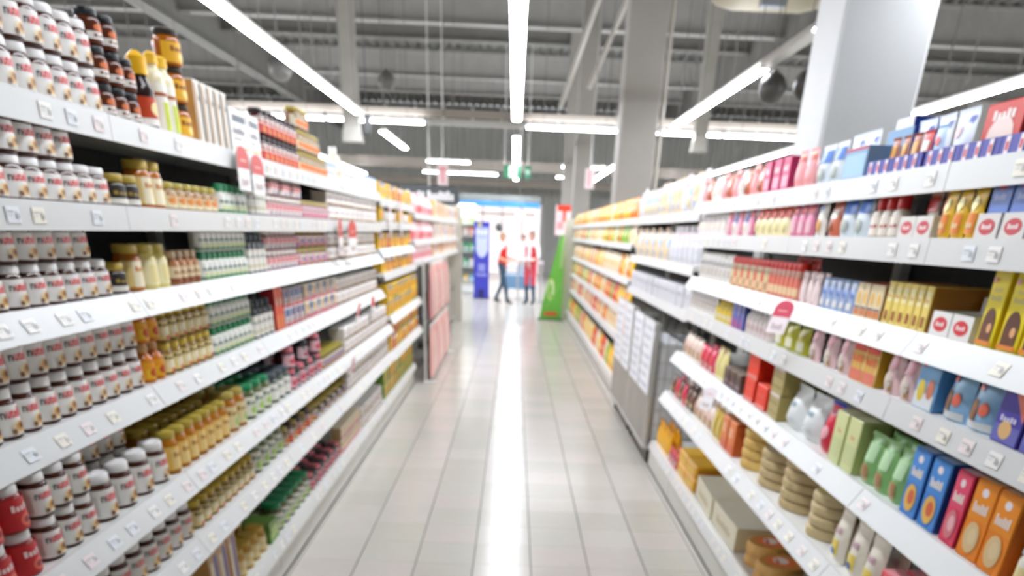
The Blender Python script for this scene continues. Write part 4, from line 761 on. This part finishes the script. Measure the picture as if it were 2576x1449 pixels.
promo(-1, -1.03, 5.5, .91, .1, .2, '#eab0b4', '#efeaea', 'pale pink card on the fifth preserves rail', .25)
promo(-1, -1.10, 8.0, 1.86, .1, .26, '#e8d8da', '#efecec', 'slim pale card on the top yellow pack rail, nearer')
promo(-1, -1.10, 8.75, 1.86, .1, .26, '#e6c2c4', '#efecec', 'slim pale card on the top yellow pack rail, farther')
promo(1, 1.055, 3.33, 1.455, .095, .12, '#d22a50', '#f0e4e6', 'rosy red card on the third baking rail', -.35, .5)
promo(1, 1.02, 4.15, 1.01, .085, .11, '#efe6ea', '#f2f0f2', 'white card with faint red print on the fifth baking rail', -.3, .5)

def board(name, x0, x1, y, z0, z1, t, col, items, label, cat, hang=0, post=False, rough=.45):
    w, h = x1-x0, z1-z0; mb = MB(); mb.cbox(-w/2, w/2, -t/2, t/2, 0, h, .004, mat(col, rough)); o = link(name, mb.mesh(name), None, ((x0+x1)/2, y, z0)); tag(o, label, cat)
    if items: mb = MB(); decals(mb, items, flat(w, h, t), rough); link('printed_face', mb.mesh('printed_face'), o)
    for s in range(hang):
        xx = 0 if hang == 1 else (s-.5)*w*.92; mb = MB(); mb.tube([(xx, 0, h), (xx, 0, ZC-z0-.01)], .02 if hang == 3 else .012, 6, mat('#e2e0dc', .4)); link('hanger_pole', mb.mesh('hanger_pole'), o)
    if post: mb = MB(); mb.cbox(-.03, .03, t/2, t/2+.05, -z0, h*.9, .004, mat('#c9c7c2', .4)); mb.cbox(-.2, .2, -.12, .2, -z0, -z0+.02, .004, mat('#8f8d88', .5)); link('post', mb.mesh('post'), o)
    return o
board('aisle_sign', -2.34, -1.16, 18.6, 2.07, 2.38, .05, '#4a4d50', [('w', .1, .22, .42, .74, 5, '#e9e6e6'), ('w', .46, .22, .92, .74, 7, '#efecec')], 'dark grey aisle sign with white lettering above pink bags', 'sign', 1)
board('exit_sign', -.37, .12, 26.2, 2.94, 3.25, .04, '#1f6a48', [('r', .3, .1, .72, .9, '#c9d4c8'), ('p', [(.36, .5), (.5, .78), (.5, .6), (.66, .6), (.66, .4), (.5, .4), (.5, .22)], '#2a7a54')], 'green exit sign hanging over the aisle end', 'sign', 2)
board('exit_sign', .22, .4, 26.2, 2.95, 3.25, .04, '#2c6f50', [('r', .15, .35, .85, .65, '#9fb8a8')], 'small green sign hanging beside the exit sign', 'sign', 1)
board('price_board', -1.72, -1.49, 20.2, 2.47, 2.85, .02, '#ecd9da', [('r', .3, .1, .7, .9, '#e3a4aa'), ('w', .1, .7, .9, .85, 4, '#d87a84')], 'small pink and white card hanging over the dark aisle sign', 'sign', 1)
board('price_board', 1.46, 1.66, 19.9, 2.5, 2.86, .02, '#ecdcde', [('r', .3, .1, .6, .9, '#e6b4ba')], 'small pink and white card hanging over the snack bays', 'sign', 1)
board('red_sign', 1.07, 1.49, 24.2, 1.62, 2.3, .05, '#efd8d8', [('r', .08, .8, .96, 1, '#ee3a18'), ('r', .42, .45, .64, .8, '#ee4a26'), ('r', .1, .2, .5, .45, '#ef9a9c'), ('e', .3, .62, .16, .12, '#f0c2c6')], 'red and white promotional board on a post by the snack end', 'sign', 0, True)
# blue standee
bs = board('display_column', -1.12, -.7, 24.75, .01, 1.86, .3, '#3a3fb4', [('r', .12, .62, .95, .93, '#aab6e2'), ('w', .15, .84, .9, .9, 4, '#e6eaf6'), ('w', .15, .74, .9, .8, 4, '#c8d2ee'), ('e', .52, .66, .36, .12, '#c3cbe8'), ('r', .3, .36, .75, .46, '#8a90d4'), ('w', .2, .3, .85, .34, 5, '#a4a8e0'), ('r', .3, 0, .7, .12, '#23246a'), ('r', .25, .94, .5, .98, '#d8cf5a')], 'blue cardboard display column with pale oval by the lit cooler', 'display')
mb = MB(); mb.cbox(-.23, .23, -.17, .17, -.01, .03, .004, mat('#2a2c7a', .5)); link('foot', mb.mesh('foot'), bs)
# green leaning display board, sail shaped
def sail():
    mb = MB(); n = 14; y = .02; g = mat('#6fbf4a', .4); left = []
    for i in range(n+1):
        t = i/n; z = 1.62*t; left.append((-.44+.0*t+.40*(max(0, t-.06)**1.12), z))
    pts = left+[(.0, 1.62)]+[(.02-.0*k, 1.62*(1-k)) for k in (.33, .66, 1)]
    k = len(pts); V = [(a, -y, b) for a, b in pts]+[(a, y, b) for a, b in pts]
    mb.add(V, [tuple(range(k))[::-1], tuple(range(k, 2*k))]+[(i, (i+1) % k, k+(i+1) % k, k+i) for i in range(k)], g)
    o = link('sail_sign', mb.mesh('sail_sign'), None, (1.05, 19.15, .012)); tag(o, 'green sail shaped floor sign standing against the beige end panel', 'sign')
    m2 = MB(); fn = lambda u, v, l: (-.44+u*.46, -y-.0005-l, v*1.62)
    decals(m2, [('e', .46, .36, .17, .13, '#e6ec9a'), ('e', .46, .36, .13, .105, '#7cc455'), ('e', .49, .38, .10, .085, '#d8f0c4'), ('e', .46, .37, .06, .06, '#6fbf4a'), ('p', [(.2, .04), (.8, .04), (.8, .09), (.2, .09)], '#e06a3a'), ('p', [(.25, .12), (.9, .42), (.9, .44), (.25, .14)], '#93d070'), ('p', [(.8, .62), (.98, .62), (.98, .98), (.92, .98)], '#a6cf86')], fn, .4)
    link('printed_face', m2.mesh('printed_face'), o)
    m3 = MB(); m3.cbox(-.5, .06, -.16, .14, -.012, .01, .003, mat('#3a6a34', .5)); link('base_plate', m3.mesh('base_plate'), o)
sail()
# lit cooler
def cooler():
    r = link('cooler', None, None, (-1.45, 26.7, 0)); tag(r, 'open lit cooler with bright header behind the blue display column', 'cooler')
    Wc = mat('#e9ece8', .4); w, d, h = .62, .6, 2.3
    mb = MB(); mb.box(-w/2, w/2, d/2-.04, d/2, 0, h, Wc); mb.box(-w/2, -w/2+.03, -d/2, d/2-.04, 0, h, Wc); mb.box(w/2-.03, w/2, -d/2, d/2-.04, 0, h, Wc); link('body', mb.mesh('body'), r)
    mb = MB(); mb.cbox(-w/2+.03, w/2-.03, -d/2, d/2-.04, .02, .25, .005, Wc); link('plinth', mb.mesh('plinth'), r)
    mb = MB(); mb.cbox(-w/2+.03, w/2-.03, -d/2, -d/2+.12, 1.98, h, .01, mat('#fffef4', .4, 0, .8)); link('lit_header', mb.mesh('lit_header'), r)
    for z in (.3, .72, 1.12, 1.52, 1.8): mb = MB(); mb.box(-w/2+.03, w/2-.03, -d/2+.04, d/2-.04, z-.025, z, Wc); link('shelf', mb.mesh('shelf'), r)
    for i, (z, cols) in enumerate(((.3, ('#5aa6d0', '#e8c25a', '#6ab0d8')), (.72, ('#e8c8dc', '#57b07a', '#e9dfe6')), (1.12, ('#d6dbe8', '#0f9a55', '#38b070')), (1.52, ('#e8a48a', '#d8c0b4', '#e88a6a')), (1.8, ('#b9cf5a', '#d8e0c0', '#9cc05a')))):
        for j, c in enumerate(cols):
            k = carton('chilled_box', 'chilled box', .15, .2 if i < 4 else .15, .2, c, [('r', .15, .2, .85, .6, '#eef0ee')])
            put(k, -1.45-.18+j*.18, 26.62, z+.001, 0, 'small chilled box on the %s cooler shelf, %s across' % (('lowest', 'second', 'middle', 'fourth', 'top')[i], ('left one', 'centre one', 'right one')[j]), 'chilled boxes in the cooler')
cooler()
# entrance: blue fascia on two posts, bright glazed doors in the far wall
def portal():
    r = link('entrance_portal', None, None, (-.56, 32, 0)); tag(r, 'white entrance portal under a bright light blue fascia', 'portal')
    mb = MB(); mb.cbox(-1.4, 1.4, -.1, .1, 2.39, 2.53, .01, mat('#3f98e6', .5)); link('fascia', mb.mesh('fascia'), r)
    mb = MB(); mb.cbox(-1.4, 1.4, -.08, .08, 2.55, 2.72, .01, mat('#8a908e', .5)); mb.box(-.6, -.3, -.06, .06, 2.52, 2.56, STEEL); mb.box(.6, .8, -.06, .06, 2.52, 2.56, STEEL); link('top_beam', mb.mesh('top_beam'), r)
    for x in (-1.33, 1.33): mb = MB(); mb.cbox(x-.07, x+.07, -.07, .07, 0, 2.4, .01, mat('#e4e6e6', .4)); link('post', mb.mesh('post'), r)
portal()
mb = MB(); mb.box(-2.4, 1.2, 41.96, 42.0, 0, 2.75, mat('#fdf3f2', .4, 0, .27)); w2 = struct('window_2', mb.mesh('window_2'))
mb = MB(); mb.box(-.03, .03, -.05, 0, 0, 2.75, mat('#d8d4d6', .4)); mm = mb.mesh('mullion')
for x in (-2.37, -1.5, -.6, .3, 1.17): link('mullion', mm, w2, (x, 41.95, 0))
mb = MB(); mb.box(-2.4, 1.2, -.05, 0, 2.3, 2.38, mat('#e6d8d6', .4)); link('transom', mb.mesh('transom'), w2, (0, 41.94, 0))
def globe(x, y, z, r, label, col, emit=0, squash=1):
    mb = MB(); n = 9; mb.lathe([(max(.002, r*math.sin(PI*(i+.02)/(n+.04))), -r*squash*math.cos(PI*(i+.02)/(n+.04))) for i in range(n+1)], 18, mat(col, .4, 0, emit)); o = link('pendant_lamp', mb.mesh('pendant_lamp', True), None, (x, y, z)); tag(o, label, 'lamp')
    mb = MB(); mb.tube([(0, 0, r*squash), (0, 0, ZC-z-.01)], .006, 5, mat('#5a5854', .5)); link('cord', mb.mesh('cord'), o)
    mb = MB(); mb.lathe([(r*.3, r*squash*.85), (r*.22, r*squash*1.12)], 12, mat('#6a6864', .5)); link('cap', mb.mesh('cap', True), o)
globe(-3.65, 15, 3.66, .17, 'round grey ball lamp left of the long strip lamp', '#6a6864'); globe(-2.5, 18.4, 3.98, .16, 'round grey ball lamp beside the hanging air duct', '#6f6c68')
globe(2.72+.13, 11.0, 3.13, .15, 'dark grey ball lamp nearest to the white pillar edge', '#45433f'); globe(3.23, 11.0, 3.17, .15, 'dark ball lamp half hidden by the white pillar', '#45433f')
globe(.14, 30.2, 2.12, .13, 'bright glowing lamp in front of the entrance', '#ffffff', 5, .8); globe(-.52, 29, 1.76, .12, 'dark drop lamp hanging left of the glowing lamp', '#4a4c50')
def airduct(x, y, z, w, label):
    r = link('air_duct', None, None, (x, y, z)); tag(r, label, 'duct'); m = noisy('#96938a', '#8e8b82', 4, .5)
    mb = MB(); mb.cbox(-w/2, w/2, -w/2, w/2, .2, ZC-z-.01, .01, m); link('shaft', mb.mesh('shaft'), r)
    mb = MB(); V = [(sx*a, sy*a, zz) for zz, a in ((.22, w/2), (.05, w*.58), (0, w*.62)) for sx, sy in ((-1, -1), (1, -1), (1, 1), (-1, 1))]
    mb.add(V, [(3, 2, 1, 0), (8, 9, 10, 11)]+[(4*i+k, 4*i+(k+1) % 4, 4*i+4+(k+1) % 4, 4*i+4+k) for i in range(2) for k in range(4)], mat('#a09d94', .4)); link('outlet', mb.mesh('outlet'), r)
mb = MB(); mb.cbox(-.05, .05, -.06, .06, -.28, 0, .01, mat('#2b2c2c', .5)); o = link('loudspeaker', mb.mesh('loudspeaker'), None, (-2.63, 16.7, 3.3)); tag(o, 'small black loudspeaker hanging at the end of the long strip lamp', 'speaker')
mb = MB(); mb.tube([(0, 0, 0), (0, 0, ZC-3.3+.045)], .008, 6, mat('#4a4a48', .5)); link('cord', mb.mesh('cord'), o)
airduct(-2.94, 16.95, 2.92, .27, 'square beige air duct hanging behind the preserves side strip lamp'); airduct(3.24, 16.95, 2.99, .22, 'square beige air duct hanging between the pillars')
def tank():
    r = link('air_unit', None, None, (2.87, 11.9, 4.38)); tag(r, 'large rounded air unit under the roof beside the white pillar', 'air unit')
    pr = [(.02, -.78), (.25, -.74), (.38, -.6), (.42, -.4), (.42, .4), (.38, .6), (.25, .74), (.02, .78)]
    mb = MB(); mb.lathe(pr, 24, noisy('#8f8875', '#857e6c', 3, .6), fn=lambda x, y, z: (z, x, y)); link('drum', mb.mesh('drum', True), r)
    mb = MB(); mb.cbox(-.18, .1, -.44, -.3, -.46, .2, .01, mat('#7b7f84', .5)); link('box', mb.mesh('box'), r)
    for x in (-.4, .4): mb = MB(); mb.tube([(x, 0, .4), (x, 0, ZC-4.43)], .012, 6, GAL); link('hanger', mb.mesh('hanger'), r)
tank()
# white counter and blue wire cart behind the people
def counter():
    r = link('counter_table', None, None, (.42, 23.75, 0)); tag(r, 'white topped narrow counter between the two people', 'table')
    mb = MB(); mb.cbox(-.36, .36, -.22, .22, .94, 1.0, .008, mat('#f1eff2', .3)); link('table_top', mb.mesh('table_top'), r)
    mb = MB(); mb.cbox(-.02, .02, -.02, .02, 0, .94, .003, mat('#c8c6c8', .4)); m = mb.mesh('leg')
    for sx in (-1, 1):
        for sy in (-1, 1): link('leg', m, r, (sx*.32, sy*.18, 0))
counter()
def cart():
    r = link('wire_cart', None, None, (.2, 25.2, 0)); tag(r, 'blue wire goods cart behind the white counter', 'cart'); b = mat('#6f9cc0', .4)
    mb = MB()
    for i in range(15): x = -.42+i*.06; mb.box(x-.005, x+.005, -.3, -.29, .3, .78, b); mb.box(x-.005, x+.005, .29, .3, .3, .78, b)
    for z in (.3, .42, .54, .66, .78):
        mb.box(-.43, .43, -.305, -.285, z-.006, z+.006, b); mb.box(-.43, .43, .285, .305, z-.006, z+.006, b); mb.box(-.43, -.42, -.3, .3, z-.006, z+.006, b); mb.box(.42, .43, -.3, .3, z-.006, z+.006, b)
    link('basket', mb.mesh('basket'), r)
    mb = MB(); mb.cbox(-.43, .43, -.3, .3, .26, .29, .004, b); link('floor_plate', mb.mesh('floor_plate'), r)
    mb = MB(); mb.box(-.41, .41, -.27, .27, .29, .6, mat('#8fb6d4', .5)); link('goods_liner', mb.mesh('goods_liner'), r)
    mb = MB(); mb.lathe([(.055, -.015), (.06, 0), (.055, .015)], 12, RUB, fn=lambda x, y, z: (z, x, y+.06)); mb.box(-.02, .02, -.015, .015, .06, .26, GAL); m = mb.mesh('caster', True)
    for sx in (-1, 1):
        for sy in (-1, 1): link('caster', m, r, (sx*.36, sy*.24, .0005))
cart()

# ------------------------------------------------------------------ people
def person(loc, rotz, J, cols, label, vest=None, front_gap=0, hairc='#5a4030', hairlen=.0, scale=1.0):
    """J: joints name -> (x,y,z) facing -Y; cols: material per region"""
    V, E, R, T = [], [], [], []; ix = {}
    def v(n, p, r): ix[n] = len(V); V.append(p); R.append(r)
    def e(a, b, t): E.append((ix[a], ix[b])); T.append((Vector(V[ix[a]]), Vector(V[ix[b]]), t, min(R[ix[a]][0], R[ix[b]][0])))
    for n, p, r in J['v']: v(n, p, r)
    for a, b, t in J['e']: e(a, b, t)
    # hands: palm plus five fingers each
    for s in ('l', 'r'):
        w, pl = Vector(V[ix['wrist_'+s]]), Vector(V[ix['palm_'+s]]); d = (pl-w).normalized(); sd = Vector((0, 1, 0)) if abs(d.y) < .7 else Vector((1, 0, 0)); sd = (sd-d*sd.dot(d)).normalized(); nm = d.cross(sd)
        for k, (o, L) in enumerate(((-.03, .062), (-.01, .075), (.01, .08), (.03, .07))):
            a, b = 'f%s%da' % (s, k), 'f%s%db' % (s, k)
            v(a, tuple(pl+sd*o+d*.04), (.0095, .0095)); v(b, tuple(pl+sd*o*1.1+d*(.04+L*.75)+nm*.018), (.007, .007)); e('palm_'+s, a, 'skin'); e(a, b, 'skin')
        v('t%sa' % s, tuple(pl-d*.02-sd*.045), (.011, .011)); v('t%sb' % s, tuple(pl+d*.02-sd*.065), (.008, .008)); e('palm_'+s, 't%sa' % s, 'skin'); e('t%sa' % s, 't%sb' % s, 'skin')
    me = bpy.data.meshes.new('person'); me.from_pydata(V, E, []); o = bpy.data.objects.new('person', me); COL.objects.link(o)
    md = o.modifiers.new('skin', 'SKIN'); md.use_smooth_shade = True
    for i, r in enumerate(R): me.skin_vertices[0].data[i].radius = r
    me.skin_vertices[0].data[0].use_root = True
    sb = o.modifiers.new('sub', 'SUBSURF'); sb.levels = 2; sb.render_levels = 2
    dg = bpy.context.evaluated_depsgraph_get(); nm = bpy.data.meshes.new_from_object(o.evaluated_get(dg)); o.modifiers.clear(); old = o.data; o.data = nm; bpy.data.meshes.remove(old); nm.name = 'person'
    nm.materials.clear(); regs = list(cols); 
    for t in regs: nm.materials.append(mat(cols[t], .6))
    def near(p):
        best, bt = 1e9, None
        for a, b, t, r in T:
            ab = b-a; f = max(0, min(1, (p-a).dot(ab)/max(1e-9, ab.length_squared))); q = (p-a-ab*f).length-r*.6
            if q < best: best, bt = q, t
        return bt
    reg = [near(Vector(p.center)) for p in nm.polygons]
    nm.polygons.foreach_set('material_index', [regs.index('shirt' if t == 'torso' else t if t in regs else 'skin') for t in reg])
    nm.polygons.foreach_set('use_smooth', [True]*len(nm.polygons)); nm.update()
    def shell(name, keep, off, m):
        fs = [p for p, t in zip(nm.polygons, reg) if keep(p.center, t, p.normal)]; mp = {}; vs = []; ff = []
        for p in fs:
            q = []
            for i in p.vertices:
                if i not in mp: mp[i] = len(vs); vs.append(tuple(nm.vertices[i].co+nm.vertices[i].normal*off))
                q.append(mp[i])
            ff.append(q)
        if not ff: return
        x = bpy.data.meshes.new(name); x.from_pydata(vs, [], ff); x.materials.append(m); x.polygons.foreach_set('use_smooth', [True]*len(ff)); link(name, x, o)
    if vest: shell('vest', lambda c, t, n: t == 'torso' and .86 < c[2] < 1.40 and not (n[1] < -.3 and abs(c[0]-J['cx'](c[2])) < front_gap*(.4+.6*(c[2]-.86)/.54)), .014, mat(vest, .7))
    h = Vector(J['head'])
    shell('hair', lambda c, t, n: t == 'head' and (c[2] > h.z+.035 or (c[1] > h.y-.005 and c[2] > h.z-.07-hairlen)), .014, mat(hairc, .7))
    for s in (-1, 1):
        mb = MB(); mb.lathe([(.003, -.011), (.010, -.006), (.012, 0), (.010, .006), (.003, .011)], 8, mat('#2a2422', .3)); link('eye', mb.mesh('eye', True), o, (h.x+s*.032, h.y-.083, h.z+.005))
        mb = MB(); mb.lathe([(.004, -.03), (.016, -.018), (.02, .0), (.016, .02), (.004, .03)], 8, mat(cols['skin'], .6), .5, 1); link('ear', mb.mesh('ear', True), o, (h.x+s*.088, h.y+.01, h.z))
    mb = MB(); mb.add([(-.014, 0, -.03), (.014, 0, -.03), (0, -.026, -.028), (0, -.004, .018)], [(0, 2, 1), (0, 3, 2), (1, 2, 3), (0, 1, 3)], mat(cols['skin'], .6)); link('nose', mb.mesh('nose'), o, (h.x, h.y-.084, h.z-.01))
    mb = MB(); mb.cbox(-.024, .024, -.006, .004, -.006, .006, .003, mat('#a85a54', .5)); link('mouth', mb.mesh('mouth'), o, (h.x, h.y-.078, h.z-.06))
    o.location = loc; o.rotation_euler = (0, 0, rotz); o.scale = (scale,)*3
    tag(o, label, 'person'); return o
def pose(lhand, rhand, lelb, relb, lleg, rleg):
    v = [('pelvis', (0, 0, .95), (.15, .105)), ('waist', (0, 0, 1.07), (.135, .1)), ('chest', (0, -.005, 1.27), (.165, .115)), ('collar', (0, .01, 1.40), (.10, .08)), ('neck', (0, 0, 1.48), (.05, .052)),
         ('jaw', (0, -.012, 1.545), (.062, .072)), ('skull', (0, 0, 1.615), (.078, .092)), ('crown', (0, .008, 1.675), (.06, .07))]
    e = [('pelvis', 'waist', 'torso'), ('waist', 'chest', 'torso'), ('chest', 'collar', 'torso'), ('collar', 'neck', 'skin'), ('neck', 'jaw', 'head'), ('jaw', 'skull', 'head'), ('skull', 'crown', 'head')]
    for s, sg, hd, el, lg in (('l', -1, lhand, lelb, lleg), ('r', 1, rhand, relb, rleg)):
        k, a = lg; hd = Vector(hd); el = Vector(el); d = (hd-el).normalized()
        v += [('shoulder_'+s, (sg*.18, .01, 1.375), (.062, .062)), ('elbow_'+s, tuple(el), (.045, .045)), ('wrist_'+s, tuple(hd), (.03, .026)), ('palm_'+s, tuple(hd+d*.06), (.02, .036)),
              ('hip_'+s, (sg*.095, 0, .88), (.095, .1)), ('knee_'+s, k, (.062, .065)), ('ankle_'+s, a, (.042, .045)), ('heel_'+s, (a[0], a[1]+.03, max(.036, a[2]-.06)), (.036, .036)), ('toe_'+s, (a[0]+sg*.01, a[1]-.16, max(.03, a[2]-.075)), (.04, .03))]
        e += [('collar', 'shoulder_'+s, 'sleeve'), ('shoulder_'+s, 'elbow_'+s, 'sleeve'), ('elbow_'+s, 'wrist_'+s, 'forearm'), ('wrist_'+s, 'palm_'+s, 'skin'), ('pelvis', 'hip_'+s, 'trousers'), ('hip_'+s, 'knee_'+s, 'trousers'), ('knee_'+s, 'ankle_'+s, 'shin'), ('ankle_'+s, 'heel_'+s, 'shoe'), ('ankle_'+s, 'toe_'+s, 'shoe')]
    return {'v': v, 'e': e, 'head': (0, 0, 1.612), 'cx': lambda z: 0}
JA = pose((-.22, -.22, 1.03), (.21, -.24, 1.06), (-.27, .05, 1.13), (.27, .04, 1.13), ((-.1, -.12, .49), (-.1, -.2, .085)), ((.1, .02, .49), (.1, .22, .1)))
person((-.31, 23.05, 0), PI*.40, JA, {'skin': '#d9a68c', 'shirt': '#eeeaf0', 'sleeve': '#f0edf2', 'forearm': '#d9a68c', 'head': '#d9a68c', 'trousers': '#2c4a60', 'shin': '#2c4a60', 'shoe': '#4c463e'}, 'person in red vest, white shirt and dark jeans striding across the aisle', '#d8261c', 0, '#a88862', .04, .965)
JB = pose((-.1, -.34, 1.02), (.12, -.33, 1.02), (-.25, -.05, 1.1), (.25, -.05, 1.1), ((-.09, -.05, .49), (-.08, 0, .085)), ((.1, -.02, .49), (.11, .02, .085)))
person((.44, 23.1, 0), -PI*.18, JB, {'skin': '#d09a86', 'shirt': '#f2eef0', 'sleeve': '#f2eef0', 'forearm': '#d09a86', 'head': '#d09a86', 'trousers': '#d8485c', 'shin': '#34445c', 'shoe': '#3c4440'}, 'dark haired person in red vest over white shirt holding a white box', '#d0222c', .07, '#3a2a28', .02, 1.0)
mb = MB(); mb.cbox(-.2, .2, -.13, .13, 0, .05, .006, mat('#f2eef0', .4)); bx_ = link('flat_box', mb.mesh('flat_box'), None, (.27, 22.74, 1.035), (0, 0, -PI*.18)); tag(bx_, 'flat white box held by the dark haired person', 'box')
mb = MB(); mb.cbox(-.205, .205, -.135, .135, .035, .055, .004, mat('#e6e0e4', .4)); link('lid', mb.mesh('lid'), bx_)
JC = pose((-.22, -.05, .88), (.22, -.1, .9), (-.25, .03, 1.12), (.25, .03, 1.12), ((-.09, -.03, .49), (-.09, 0, .085)), ((.09, -.03, .49), (.09, 0, .085)))
person((.29, 29.3, 0), .2, JC, {'skin': '#c9a496', 'shirt': '#dfe2ea', 'sleeve': '#dfe2ea', 'forearm': '#dfe2ea', 'head': '#c9a496', 'trousers': '#a9b0ba', 'shin': '#a9b0ba', 'shoe': '#5a5a58'}, 'distant person in pale grey clothes standing beyond the white counter', None, 0, '#4a403e', .02, .95)
print('OBJECTS', len(bpy.data.objects), 'TRIS', sum(len(m.polygons) for m in bpy.data.meshes))
